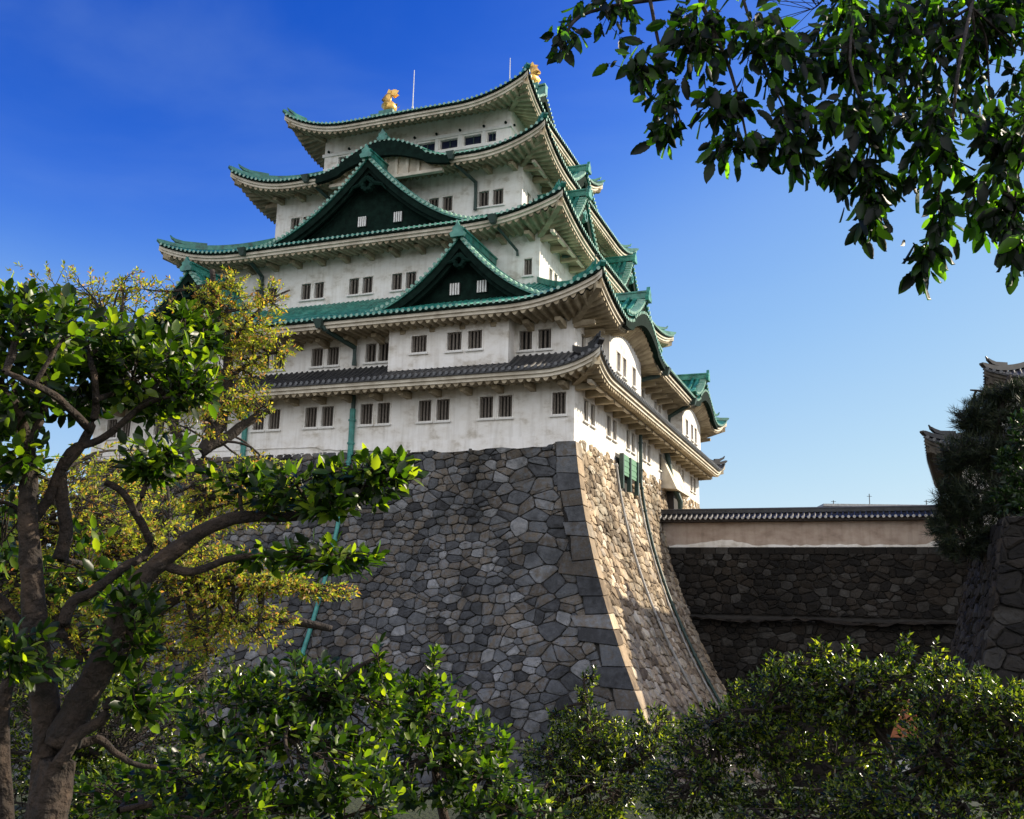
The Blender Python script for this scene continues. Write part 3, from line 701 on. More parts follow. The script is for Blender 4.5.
pipe([(-2.1, 13.6, 7.0), (-1.6, 13.4, 6.6), (-0.25, 12.2, 6.0), (-0.2, 12.2, 4.9)], 0.16, PIPE_D, True)
pipe([(-2.1, 23.4, 7.0), (-1.6, 23.4, 6.6), (-0.25, 23.6, 5.9), (-0.2, 23.6, 4.9)], 0.16, PIPE_D, True)
pipe([(1.7, 10.0, 14.2), (2.2, 9.2, 14.0), (3.6, 8.6, 13.8)], 0.12, PIPE_D)
pipe([(-0.2, 14.3, 3.2), (-0.2, 14.3, -0.4)], 0.12, PIPE_D); pipe([(-0.2, 22.6, 3.2), (-0.5, 22.9, 1.0), (-1.0, 23.6, -0.6), (-1.0, 23.6, -1.7)], 0.2, PIPE_D)
# stone-drop hood over the doorway
m = MB(); m.hexa([G('R', 21.6, -0.01, 0.2), G('R', 27.0, -0.01, 0.2), G('R', 27.0, -1.15, 0.1), G('R', 21.6, -1.15, 0.1),
                  G('R', 21.6, -0.01, 2.55), G('R', 27.0, -0.01, 2.55), G('R', 27.0, -0.08, 2.5), G('R', 21.6, -0.08, 2.5)])
m.build('stone_drop_hood', EAVE, keep)
m = MB(); box(m, 'R', 23.2, 26.2, -0.55, 0.3, -1.75, 0.09); m.build('doorway', DARK, keep)

# ------------------------------------------------------------------ stone walls
def batter(h): h = max(h, 0); return 0.10*h+0.0249*h**1.9

def clip(poly, n, c):
    out = []
    for k in range(len(poly)):
        a, b = poly[k], poly[(k+1) % len(poly)]
        da, db = a[0]*n[0]+a[1]*n[1]-c, b[0]*n[0]+b[1]*n[1]-c
        if da <= 0: out.append(a)
        if (da < 0) != (db < 0) and abs(da-db) > 1e-12:
            t = da/(da-db); out.append((a[0]+(b[0]-a[0])*t, a[1]+(b[1]-a[1])*t))
    return out

def stones(x0, x1, h0, h1, sx, sh, mapf, seed, lo=None, hi=None, rough=0.06, skip=None, qz=None, big=None):
    """irregular coursed stones: Voronoi cells of a jittered brick grid, each a bevelled block"""
    rn = random.Random(seed); mb = MB(); seeds = {}
    ni = int((x1-x0)/sx)+2; nj = int((h1-h0)/sh)+2
    for j in range(-1, nj+1):
        for i in range(-1, ni+1):
            if rn.random() < (0.55 if big and (x0+i*sx)+batter(h0+j*sh) < big else 0.12): continue
            seeds[(i, j)] = [(x0+(i+0.5*(j % 2)+rn.uniform(-0.27, 0.27))*sx, h0+(j+0.5+rn.uniform(-0.17, 0.17)+0.35*math.sin(i*0.5+j*0.9)*math.sin(i*0.13+1))*sh)]
            if rn.random() < 0.20: seeds[(i, j)].append((x0+(i+0.5*(j % 2)+rn.uniform(-0.5, 0.5))*sx, h0+(j+0.5+rn.uniform(-0.5, 0.5))*sh))
    for (i, j), pl in seeds.items():
        for (px, py) in pl:
            if px < x0-sx or px > x1+sx: continue
            poly = [(px-2*sx, py-2*sh), (px+2*sx, py-2*sh), (px+2*sx, py+2*sh), (px-2*sx, py+2*sh)]
            for di in range(-3, 4):
                for dj in range(-3, 4):
                    for q in seeds.get((i+di, j+dj), ()):
                        if q == (px, py): continue
                        nx, ny = q[0]-px, (q[1]-py)*1.55*1.55
                        mx, my = (q[0]+px)/2, (q[1]+py)/2
                        wq = (math.sin(q[0]*91.7+q[1]*47.3)-math.sin(px*91.7+py*47.3))*0.13*sx*sh
                        poly = clip(poly, (nx, ny), nx*mx+ny*my-wq)
                        if len(poly) < 3: break
            poly = clip(poly, (0, -1), -h0); poly = clip(poly, (0, 1), h1) if len(poly) > 2 else poly
            if len(poly) < 3: continue
            if qz:
                hc = py; sl_ = (batter(hc+0.3)-batter(hc-0.3))/0.6
                poly = clip(poly, (-1, -sl_), batter(hc)-qz-sl_*hc)
                if len(poly) < 3: continue
            if lo or hi:
                a = [(max(x, lo(h)) if lo else x, h) for x, h in poly]
                a = [(min(x, hi(h)) if hi else x, h) for x, h in a]
            else: a = [(min(max(x, x0), x1), h) for x, h in poly]
            ar = abs(sum(a[k][0]*a[(k+1) % len(a)][1]-a[(k+1) % len(a)][0]*a[k][1] for k in range(len(a))))/2
            if ar < 0.04*sx*sh: continue
            cx = sum(p[0] for p in a)/len(a); cy = sum(p[1] for p in a)/len(a)
            if skip and skip(cx, cy): continue
            # cut the polygon's corners a little
            b = []
            for k in range(len(a)):
                p, q = a[k], a[(k+1) % len(a)]
                for t in (0.16, 0.84): b.append((p[0]+(q[0]-p[0])*t, p[1]+(q[1]-p[1])*t))
            tx, ty, bo = rn.uniform(-0.07, 0.07), rn.uniform(-0.08, 0.08), rn.uniform(-0.4, 1)*rough
            def ring(shr, dep):
                jz = 0.028 if dep > -0.1 else 0
                return [mapf(cx+(x-cx)*(1-shr), cy+(y-cy)*(1-shr), dep+tx*(x-cx)+ty*(y-cy)+rn.uniform(-jz, jz)) for x, y in b]
            size = math.sqrt(ar); g = 0.016/size
            i0 = [[mb.pt(p) for p in ring(s_, d_)] for s_, d_ in ((g, -0.18), (g+0.02, bo-0.05), (g+0.07/size, bo+0.01), (0.5, bo+0.035))]
            n = len(b)
            for r_ in range(3):
                for k in range(n): mb.f.append([i0[r_][k], i0[r_][(k+1) % n], i0[r_+1][(k+1) % n], i0[r_+1][k]])
            mb.f.append(i0[3])
    return mb

HB = 19.5
ramp = empty('stone_rampart', CW, RZ, label='tall curved rampart of grey and tan fitted stones carrying the castle keep', cat='stone rampart')
mL = lambda x, h, d: P(x, -batter(h)-d, -h)
mR = lambda x, h, d: P(-batter(h)-d, x, -h)
# alternating long and short corner blocks, course by course
mbL = MB(); mbR = MB(); h = 0.0; k = 0; rr = random.Random(11); COURSE = []; tL = 0.0; tR = 0.0
while h < HB-0.3:
    h2 = min(h+rr.uniform(0.55, 1.15), HB); uL = rr.uniform(-0.11, 0.11); uR = rr.uniform(-0.12, 0.12)
    cL = (rr.uniform(1.9, 2.32),) if k % 2 else (rr.uniform(0.9, 1.4),)
    cR = (rr.uniform(0.6, 0.9),) if k % 2 else (1.5,)
    for mbx, mp, cuts, full, ta, tb in ((mbL, mL, (), rr.choice((rr.uniform(0.85, 1.15), rr.uniform(1.4, 2.1))), tL, uL), (mbR, mR, (), rr.uniform(0.75, 1.1), tR, uR)):
        ed = [0.0]+[c for c in cuts if c < full-0.25]+[full]
        for e0, e1 in zip(ed, ed[1:]):
            g = 0.014; rows = []; sk = rr.uniform(-0.07, 0.07); tl = rr.uniform(-0.02, 0.02); bo = rr.uniform(0.09, 0.13); jit = 0.03
            for shr, dep in ((0.0, -0.14), (0.0, bo), (0.04, bo+0.035)):
                q = []; n = 5
                for t in range(n+1): ha = h+ta*e0; hb = h2+tb*e0; hq = ha+g+shr*0.6+(hb-ha-2*g-shr*1.2)*t/n; q.append(mp(-batter(hq)+(e0+g+shr+jit if e0 else -max(dep, 0)+shr*0.3), hq, dep))
                for t in range(n+1):
                    x_ = e1-(0.0 if e1 < full else 0.0); ha = h+ta*x_; hb = h2+tb*x_; hq = hb-g-shr*0.6-(hb-ha-2*g-shr*1.2)*t/n; q.append(mp(-batter(hq)+e1-g-shr+sk*3.0*(t/n-0.5)+rr.uniform(-0.03, 0.03), hq, dep+(tl if e1 == full else 0)))
                rows.append(q)
            idx = mbx.grid(rows, close=True); mbx.f.append(idx[-1])
    h = h2; k += 1; tL, tR = uL, uR
mbL.build('corner_stones', STONE, ramp); mbR.build('corner_stones', STONE_LIT, ramp)
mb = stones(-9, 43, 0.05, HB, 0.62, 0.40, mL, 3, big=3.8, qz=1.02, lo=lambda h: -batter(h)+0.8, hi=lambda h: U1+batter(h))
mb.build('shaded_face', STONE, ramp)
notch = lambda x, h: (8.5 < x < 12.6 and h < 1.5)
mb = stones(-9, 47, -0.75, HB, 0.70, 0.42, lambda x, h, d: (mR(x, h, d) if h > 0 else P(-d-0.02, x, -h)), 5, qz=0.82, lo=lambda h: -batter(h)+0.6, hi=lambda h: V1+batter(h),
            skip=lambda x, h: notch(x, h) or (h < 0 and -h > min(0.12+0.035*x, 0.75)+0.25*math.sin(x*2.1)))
mb.build('sunlit_face', STONE_LIT, ramp)
# core behind the joints (also closes the far sides)
mb = MB(); rows = []
for k in range(14):
    h = HB*k/13; b = batter(h)-0.09
    rows.append([P(-b, -b, -h), P(U1+b, -b, -h), P(U1+b, V1+b, -h), P(-b, V1+b, -h)])
mb.grid(rows, close=True); mb.f.append([mb.pt(p) for p in rows[0]]); mb.build('core', BACK, ramp)
# plaster skirt irregularly overlapping the top course on the shaded side
mb = MB(); xs = frange(0, U1, 0.45); rr = random.Random(4)
prof_ = [0.0 if x < 1 else -0.16-0.14*math.sin(min(1, x/10)*math.pi/2)+rr.uniform(-0.09, 0.06)+(0.35*max(0, (x-10)/4) if x > 10 else 0) for x in xs]
mb.grid([[P(x, -0.07, 0.35) for x in xs], [P(x, -0.09-batter(max(0, -z)), min(z, 0.3)) for x, z in zip(xs, prof_)]])
mb.build('plaster_skirt', PLASTER, keep)

# shuttered recess and pipes on the sunlit face
sh_ = empty('shuttered_hatch', CW, RZ, label='pair of green shutters on black posts set in the top of the sunlit stone face', cat='hatch')
m = MB(); box(m, 'R', 8.45, 12.6, -0.02, 0.2, -1.6, 0.75); m.build('recess', DARK, sh_)
for x in (8.5, 10.35, 12.3):
    m = MB(); box(m, 'R', x, x+0.22, -0.50, -0.25, -1.45, 0.70); m.build('post', PIPE_D, sh_)
m = MB()
for a, b in ((8.85, 10.3), (10.7, 12.25)):
    for k in range(7): box(m, 'R', a, b, -0.40-0.02*(k % 2), -0.31, -0.55+k*0.185, -0.375+k*0.185)
m.build('shutter', SHUT, sh_)

def run_pipe(name, label, face, pts, r, m_, cat='pipe'):
    o = empty(name, CW, RZ, label=label, cat=cat); m = MB(); path = []
    for (x, h) in pts:
        path.append(mL(x, h, r+0.10) if face == 'L' else mR(x, h, r+0.10))
    m.tube(path, r, 8); m.build('tube', m_, o, smooth=True)
    m = MB()
    for k in range(1, len(path)-1, 2):
        p = Vector(path[k]); d = (Vector(path[k+1])-p).normalized(); m.tube([p-d*0.06, p+d*0.06], r*1.4, 8)
    m.build('clamp', m_, o)
hs_ = [0.0+0.75*k for k in range(25)]
run_pipe('drain_pipe', 'teal copper drain pipe running down the shaded stone face behind the foreground branches', 'L', [(13.35, h) for h in hs_], 0.12, PIPE)
run_pipe('conduit', 'pale grey conduit snaking down the sunlit stone face from beside the green shutters', 'R', [(8.0+0.10*math.sin(h*0.5)-0.04*h, max(0, h-0.6)) for h in hs_], 0.08, PIPE_W)
run_pipe('drain_pipe', 'dark green drain pipe dropping from the eaves down the sunlit stone face', 'R', [(14.3-0.10*h, h) for h in hs_], 0.10, PIPE_D)
run_pipe('conduit', 'thin weathered conduit close beside the dark green drain pipe on the sunlit stone face', 'R', [(13.4-0.10*h+0.2*math.sin(h*.4), h) for h in hs_], 0.06, PIPE_W)

# ------------------------------------------------------------------ bridge wall between the keeps
bw_ = empty('bridge_wall', CW, RZ, label='long ochre plastered wall with dark tiled coping between the keep and the pine', cat='wall')
YW = 20.0; X0, X1 = -26.0, 1.5
m = MB(); m.hexa([P(X1, YW, -4.25), P(X0, YW, -4.25), P(X0, YW+0.7, -4.25), P(X1, YW+0.7, -4.25), P(X1, YW, -2.25), P(X0, YW, -2.25), P(X0, YW+0.7, -2.25), P(X1, YW+0.7, -2.25)])
m.build('plaster', OCHRE, bw_)
m = MB(); rr = random.Random(8); xs = frange(X0, 0.4, 0.35)
tp = [-4.25+0.10+max(0, 0.42*math.sin(x*0.61+1)*math.sin(x*0.23))+rr.uniform(0, 0.12) for x in xs]
m.grid([[P(x, YW-0.012, -4.24) for x in xs], [P(x, YW-0.012, t) for x, t in zip(xs, tp)]]); m.build('worn_plaster_edge', PLASTER, bw_)
m = MB(); e = MB(); n = MB()
for s in (-1, 1):
    yc = YW+0.35
    m.grid([[P(x, yc+s*1.05*t, -1.86-0.42*t) for x in (X0, X1)] for t in (0, 0.5, 1)])
    x = X0+0.1
    while x < X1:
        m.tube([P(x, yc+s*0.05, -1.84), P(x, yc+s*1.10, -2.27)], 0.085, 6); 
        e.poly([P(x+0.10*math.cos(a), yc+s*1.13, -2.28+0.10*math.sin(a)) for a in [q*math.pi/4 for q in range(8)]]); x += 0.36
    n.hexa([P(xx, yc+s*yy, w) for w in (-2.52, -2.36) for xx, yy in ((X0, 0.35), (X1, 0.35), (X1, 0.98), (X0, 0.98))])
m.beam([P(X0, YW+0.35, -1.86), P(X1, YW+0.35, -1.86)], 0.34, 0.22)
m.tube([P(X0, YW+0.35, -1.60), P(X1, YW+0.35, -1.60)], 0.10, 8)
m.join(e, TILE_W); m.build('coping', TILE, bw_); n.build('eave_board', BARK_D, bw_)
bs = empty('bridge_rampart', CW, RZ, label='dark rubble stone wall under the ochre plastered wall, in shade behind the bushes', cat='stone rampart')
bt = lambda h: 0.12*h+0.006*h*h
mp = lambda x, h, d: P(-x, YW-0.35-bt(h)-d, -4.25-h)
def mp2(x, h, d):
    y = YW-0.35-bt(h)-d-0.22
    return P(-x, y, -4.25-h)
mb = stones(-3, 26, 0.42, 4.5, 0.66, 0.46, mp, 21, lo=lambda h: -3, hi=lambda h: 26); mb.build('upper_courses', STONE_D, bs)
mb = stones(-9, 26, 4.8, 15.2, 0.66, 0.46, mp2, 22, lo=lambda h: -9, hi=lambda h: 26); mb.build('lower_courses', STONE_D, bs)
m = MB(); x = -2.0; rr = random.Random(5)
while x < 26:
    l = rr.uniform(0.7, 1.3); m.hexa([P(-a, y, w) for w in (-4.70, -4.255) for a, y in ((x+0.02, YW-0.45-rr.uniform(0, .05)), (x+l-0.02, YW-0.45), (x+l-0.02, YW+0.3), (x+0.02, YW+0.3))]); x += l
m.build('top_course', STONE_D, bs)
m = MB(); m.grid([[P(-a, YW-0.25-bt(h)-(0.22 if h > 4.6 else 0), -4.27-h) for a in (-9, 26)] for h in (0, 2, 4.55, 4.7, 7, 10, 15.2)])
m.build('core', BACK, bs)
m = MB(); rr = random.Random(17); xs = frange(-9, 26, 0.5)
m.grid([[P(-x, YW-1.98+0.62*t+rr.uniform(-.06, .06), -9.10+0.04*math.sin(math.pi*t)+rr.uniform(-0.12, 0.10)+0.12*math.sin(x*.8)) for x in xs] for t in (0, .25, .5, .75, 1)])
m.build('shadow_ledge', STONE_D, bs)  # made-up ledge shaped to stand in for a dark shadow band

# ------------------------------------------------------------------ near rampart at the right edge
nc = at(1004, 516, 38.0); nr = empty('corner_rampart', nc, RZ, label='battered rampart corner of big dark blocks at the right edge below the pine', cat='stone rampart')
bt2 = lambda h: 0.16*h+0.016*h*h
nL = lambda x, h, d: (x, -bt2(h)-d, -h)           # towards the camera
nS = lambda x, h, d: (-bt2(h)-d, x, -h)           # towards the moat
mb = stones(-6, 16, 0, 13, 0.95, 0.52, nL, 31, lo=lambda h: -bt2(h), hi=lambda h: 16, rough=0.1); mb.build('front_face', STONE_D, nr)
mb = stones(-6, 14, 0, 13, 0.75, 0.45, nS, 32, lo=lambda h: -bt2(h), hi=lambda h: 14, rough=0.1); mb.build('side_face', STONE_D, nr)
m = MB(); rows = []
for k in range(8):
    h = 13*k/7; b = bt2(h)-0.09; rows.append([(-b, -b, -h), (16, -b, -h), (16, 14, -h), (-b, 14, -h)])
m.grid(rows, close=True); m.f.append([m.pt(p) for p in rows[0]]); m.build('core', BACK, nr)

# ------------------------------------------------------------------ small keep behind the pine
SK = Vector(CW)+Matrix.Rotation(RZ, 3, 'Z') @ Vector((19.6, 15.0, -0.3))
small = empty('small_keep', SK, RZ-math.radians(4.5), label='smaller white keep with dark tiled roofs, mostly hidden by the pine on the right', cat='castle')
SW, SD = 20.0, 16.0
def sbox(name, m_, x0, x1, y0, y1, w0, w1):
    m = MB(); m.hexa([(x, y, w) for w in (w0, w1) for x, y in ((x0, y0), (x1, y0), (x1, y1), (x0, y1))]); return m.build(name, m_, small)
sbox('wall', PLASTER, 0, SW, 0, SD, -4.3, 1.3); sbox('wall', PLASTER, 2.2, SW-2.2, 2.4, SD-2.4, 1.6, 6.0)
class RoofS(Roof):
    def pt(s, sd, x, d, w):
        q = Roof.pt(s, sd, x, d, w); return (-q[0], q[1], q[2])
ra = RoofS((-1.9, SW+1.9, -1.9, SD+1.9), (2.2, SW-2.2, 2.4, SD-2.4), 1.15, 3.3, 1.0, 1.0)
make_roof(ra, TILE, TILE, TILE_L, 1.1, (1.9, 1.9), bracket=False, parent=small)
rb = RoofS((1.6, SW-0.2, 0.4, SD-0.4), (4.8, SW-3.4, 3.6, SD-3.6), 5.75, 7.4, 0.8, 1.2)
rt = make_roof(rb, TILE, TILE, TILE_L, 5.7, (1.9, 1.9), bracket=False, parent=small)
m = MB()
for s in (0, 1):
    vv = lambda d: 3.4+d if s == 0 else SD-3.4-d
    m.grid([[(x, vv((SD/2-3.4)*t), 7.35+3.6*(0.75*t+0.25*t*t)) for x in (7.0, SW-2.9)] for t in (0, .25, .5, .75, 1)])
    for x in frange(7.1, SW-3.0, 0.4): m.tube([(x, vv((SD/2-3.4)*t), 7.4+3.6*(0.75*t+0.25*t*t)) for t in (0, .5, 1)], 0.09, 5)
m.beam([(6.9, SD/2, 10.9), (SW-2.8, SD/2, 10.9)], 0.5, 0.7); m.build('upper_slope', TILE, rt)
m = MB()
for x in (7.6, SW-3.5): m.poly([(x, 3.4, 7.2), (x, SD-3.4, 7.2), (x, SD/2, 10.8)])
m.build('gable_board', PLASTER, rt)
for (a, w) in ((3, -0.9), (7, -0.9), (11, -0.9), (15, -0.9)):
    if a > 3: m.build('window', DARK, small)
    m = MB(); m.hexa([(x, y, z) for z in (w, w+1.1) for x, y in ((a, -0.03), (a+0.9, -0.03), (a+0.9, 0.1), (a, 0.1))])
m.build('window', DARK, small)
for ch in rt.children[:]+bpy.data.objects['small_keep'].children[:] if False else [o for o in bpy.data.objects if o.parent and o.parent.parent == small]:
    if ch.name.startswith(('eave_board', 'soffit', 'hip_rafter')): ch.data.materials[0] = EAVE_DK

# ------------------------------------------------------------------ ground
GZ = -1.6; MZ = CW.z-HB+0.4
def sheet(name, pts, z, m_, kind='structure'):
    m = MB(); m.poly([(x, y, z) for x, y in pts]); return tag(m.build(name, m_), kind=kind)
sheet('ground', [(-2500, -2500), (2500, -2500), (2500, 2500), (-2500, 2500)], MZ, EARTH)
# near bank: gently uneven lawn that drops into the dry moat
m = MB(); rr = random.Random(9); rows = []
for j in range(44):
    y = -14+j*1.0; row = []
    for i in range(71):
        x = -70+i*2.0; z = GZ+0.10*math.sin(x*.7)+0.08*math.sin(y*.9+x*.3)
        if y > 9: z = GZ-(y-9)*1.0 if y < 18 else MZ-0.1
        row.append((x, y, max(z, MZ-0.1)))
    rows.append(row)
m.grid(rows); tag(m.build('bank', GRASS, smooth=True), kind='structure')
# inner bailey level behind the bridge wall
m = MB(); m.hexa([Vector(CW)+Matrix.Rotation(RZ, 3, 'Z') @ Vector(p) for p in
    [(x, y, w) for w in (-19.0, -4.6) for x, y in ((-2, YW+0.5), (90, YW+0.5), (90, 120), (-2, 120))]])
tag(m.build('terrace', EARTH), kind='structure')
# ------------------------------------------------------------------ vegetation
T_BIG = ([(0, 0, 0), (0.22, -0.36, 0.02), (0.22, 0, -0.03), (0.22, 0.36, 0.02), (0.60, -0.42, 0.03), (0.60, 0, -0.05), (0.60, 0.42, 0.03), (0.88, -0.18, -0.02), (0.88, 0, -0.06), (0.88, 0.18, -0.02), (1.0, 0, -0.10)],
         [(0, 1, 2), (0, 2, 3), (1, 4, 5, 2), (2, 5, 6, 3), (4, 7, 8, 5), (5, 8, 9, 6), (7, 10, 8), (8, 10, 9)])
T_MID = ([(0, 0, 0), (0.4, -0.42, 0.06), (0.4, 0.42, 0.06), (0.45, 0, -0.04), (1.0, 0, -0.08)], [(0, 1, 3), (0, 3, 2), (1, 4, 3), (3, 4, 2)])
T_SM = ([(0, 0, 0), (0.5, -0.42, 0.05), (0.5, 0.42, 0.05), (1.0, 0, -0.05)], [(0, 1, 3), (0, 3, 2)])
_sw = [(0.0, 0.02), (0.10, 0.20), (0.25, 0.36), (0.42, 0.42), (0.60, 0.38), (0.78, 0.24), (0.92, 0.08)]
_v = []; _f = []
for _k, (_t, _w) in enumerate(_sw):
    _v += [(_t+0.03, -_w-0.03, 0.03), (_t, 0, -0.03-0.05*_t), (_t+0.03, _w+0.03, 0.03), (_t+0.075, -_w+0.015, 0.03), (_t+0.075, _w-0.015, 0.03)]
for _k in range(len(_sw)-1):
    _a = _k*5; _b = _a+5
    _f += [(_a+1, _b+1, _b, _a+3, _a), (_a+1, _a+2, _a+4, _b+2, _b+1)]
_v.append((1.0, 0, -0.10)); _a = (len(_sw)-1)*5; _f += [(_a+1, len(_v)-1, _a), (_a+1, _a+2, len(_v)-1)]
T_SER = (_v, _f)
T_NEED = ([(0, -0.03, 0), (0, 0.03, 0), (1, 0, 0)], [(0, 1, 2)])

def leaves_mesh(name, mat_, pos, dirs, nrm, length, ratio, tpl, parent):
    pos = np.array(pos); d = np.array(dirs); n = np.array(nrm); L = np.array(length)[:, None, None]
    d /= np.linalg.norm(d, axis=1)[:, None]; sdir = np.cross(n, d); ln = np.linalg.norm(sdir, axis=1)[:, None]; ln[ln < 1e-6] = 1; sdir /= ln
    n = np.cross(d, sdir)
    tv = np.array(tpl[0]); K = len(tv)
    V = pos[:, None, :]+L*(tv[None, :, 0:1]*d[:, None, :]+tv[None, :, 1:2]*ratio*sdir[:, None, :]+tv[None, :, 2:3]*n[:, None, :])
    V = V.reshape(-1, 3); N = len(pos)
    loops = []; starts = []; tot = []; st = 0
    base = np.arange(N)*K
    flat = []; sizes = []
    for f in tpl[1]: flat += list(f); sizes.append(len(f))
    loops = (base[:, None]+np.array(flat)[None, :]).reshape(-1)
    sizes_all = np.tile(np.array(sizes), N); starts = np.concatenate([[0], np.cumsum(sizes_all)[:-1]])
    me = bpy.data.meshes.new(name); me.vertices.add(len(V)); me.vertices.foreach_set('co', V.reshape(-1).astype(np.float32))
    me.loops.add(len(loops)); me.loops.foreach_set('vertex_index', loops.astype(np.int32))
    me.polygons.add(len(sizes_all)); me.polygons.foreach_set('loop_start', starts.astype(np.int32)); me.polygons.foreach_set('loop_total', sizes_all.astype(np.int32))
    me.polygons.foreach_set('use_smooth', [True]*len(sizes_all))
    me.update(calc_edges=True); me.validate(); me.materials.append(mat_)
    o = bpy.data.objects.new(name, me); COL.objects.link(o); o.parent = parent
    return o

def rvec(rn):
    while True:
        v = Vector((rn.uniform(-1, 1), rn.uniform(-1, 1), rn.uniform(-1, 1)))
        if 0.05 < v.length < 1: return v

def smooth_path(pts, rads, sub=4, wob=0.0, rn=None):
    """Catmull-Rom through the limb's points"""
    P_ = [Vector(p) for p in pts]; out = []; ro = []
    for i in range(len(P_)-1):
        p0 = P_[max(i-1, 0)]; p1 = P_[i]; p2 = P_[i+1]; p3 = P_[min(i+2, len(P_)-1)]
        for k in range(sub):
            t = k/sub
            q = 0.5*((2*p1)+(p2-p0)*t+(2*p0-5*p1+4*p2-p3)*t*t+(-p0+3*p1-3*p2+p3)*t**3)
            if wob and rn: q = q+rvec(rn)*wob
            out.append(q); ro.append((rads[i]*(1-t)+rads[i+1]*t)*(1+(rn.uniform(-.06, .06) if rn else 0)))
    out.append(P_[-1]); ro.append(rads[-1]); return out, ro

def plant(name, label, cat, base, limbs, blobs, leaf, seed, group=None, bark=BARK, twig_r=0.006, tuft=7, spread=0.5, up=0.35, droop=0.0, shell=0.5, twn=4, reach=2.5, crown='crown'):
    """limbs: [(points, radii)] in world space; blobs: [(centre, (rx, ry, rz), tips)]; leaf: (material, length, ratio, template)"""
    rn = random.Random(seed)
    root = empty(name, base, label=label, cat=cat, group=group); B = Vector(base)
    tr = MB(); nodes = []
    for pts, rads in limbs:
        path, ro = smooth_path(pts, rads, 4, rads[-1]*0.25, rn)
        tr.tube([p-B for p in path], ro, 9); nodes += [(p, r) for p, r in zip(path, ro)]
    pos, dr, nm, ln = [], [], [], []
    lm, LL, ratio, tpl = leaf
    for (c, rad, n) in blobs:
        c = Vector(c); cand = nodes
        near = sorted(cand, key=lambda q: (q[0]-c).length)[:10]
        # a few carrying branches into the mass
        subs = []
        for k in range(max(1, n//14)):
            e = c+Vector([a*b for a, b in zip(rvec(rn), rad)])*0.65
            s0 = min(near, key=lambda q: (q[0]-e).length)[0]
            if rn.random() < 0.4: s0 = rn.choice(near[:5])[0]
            mid = (s0+e)/2+rvec(rn)*(e-s0).length*0.13+Vector((0, 0, (e-s0).length*0.05))
            rr_ = twig_r*(1.6+rn.random())
            path, ro = smooth_path([s0, mid, e], [rr_*1.7, rr_*1.3, rr_*0.7], 4)
            tr.tube([p-B for p in path], ro, 5, cap=False); subs += path[2:]
        for k in range(n):
            v = rvec(rn).normalized()*(shell+(1-shell)*rn.random())**0.5
            t = c+Vector((v.x*rad[0], v.y*rad[1], v.z*rad[2]))
            s0 = min(rn.sample(subs, min(len(subs), 8)), key=lambda q: (q-t).length)
            dv = (t-s0); 
            if dv.length > max(rad)*0.9: s0 = t-dv.normalized()*max(rad)*0.6; dv = t-s0
            if k % 2 == 0 or n < 60:
                m1 = s0+dv*0.5+rvec(rn)*dv.length*0.12
                tr.tube([s0-B, m1-B, t-B], [twig_r, twig_r*0.8, twig_r*0.45], twn, cap=False)
            ax = dv.normalized()+Vector((0, 0, up))+rvec(rn)*0.3; ax.normalize()
            a1 = ax.cross(Vector((0.3, 0.5, 0.81))).normalized(); a2 = ax.cross(a1)
            ph = rn.uniform(0, 6.28)
            for j in range(tuft):
                an = ph+j*2.4; f = j/max(1, tuft-1)
                rdir = a1*math.cos(an)+a2*math.sin(an)
                d = rdir*(1-0.55*f)+ax*(spread+0.5*f)+Vector((0, 0, -droop))+rvec(rn)*0.22
                p = t-ax*LL*1.3*(1-f)+rdir*LL*0.05
                nn = ax*0.8-rdir*0.35+rvec(rn)*0.45+Vector((0, 0, 0.4))
                pos.append(tuple(p-B)); dr.append(tuple(d)); nm.append(tuple(nn)); ln.append(LL*rn.uniform(0.55, 1.15))
    if limbs: tr.build('trunk', bark, root, smooth=True)
    leaves_mesh(crown, lm, pos, dr, nm, ln, ratio, tpl, root)
    return root

def limb(pts, dist, r0, r1):
    """pts (px, py[, extra depth]); radii taper from r0 to r1"""
    n = len(pts); out = [at(p[0], p[1], dist+(p[2] if len(p) > 2 else 0)) for p in pts]
    return out, [r0+(r1-r0)*(k/(n-1))**0.8 for k in range(n)]
def blob(px, py, dist, rx, ry, n, deep=0.8):
    """leaf mass given by picture position and half sizes in pixels at that distance"""
    k = dist/F_PX
    return at(px, py, dist), (rx*k, max(rx, ry)*k*deep, ry*k), n

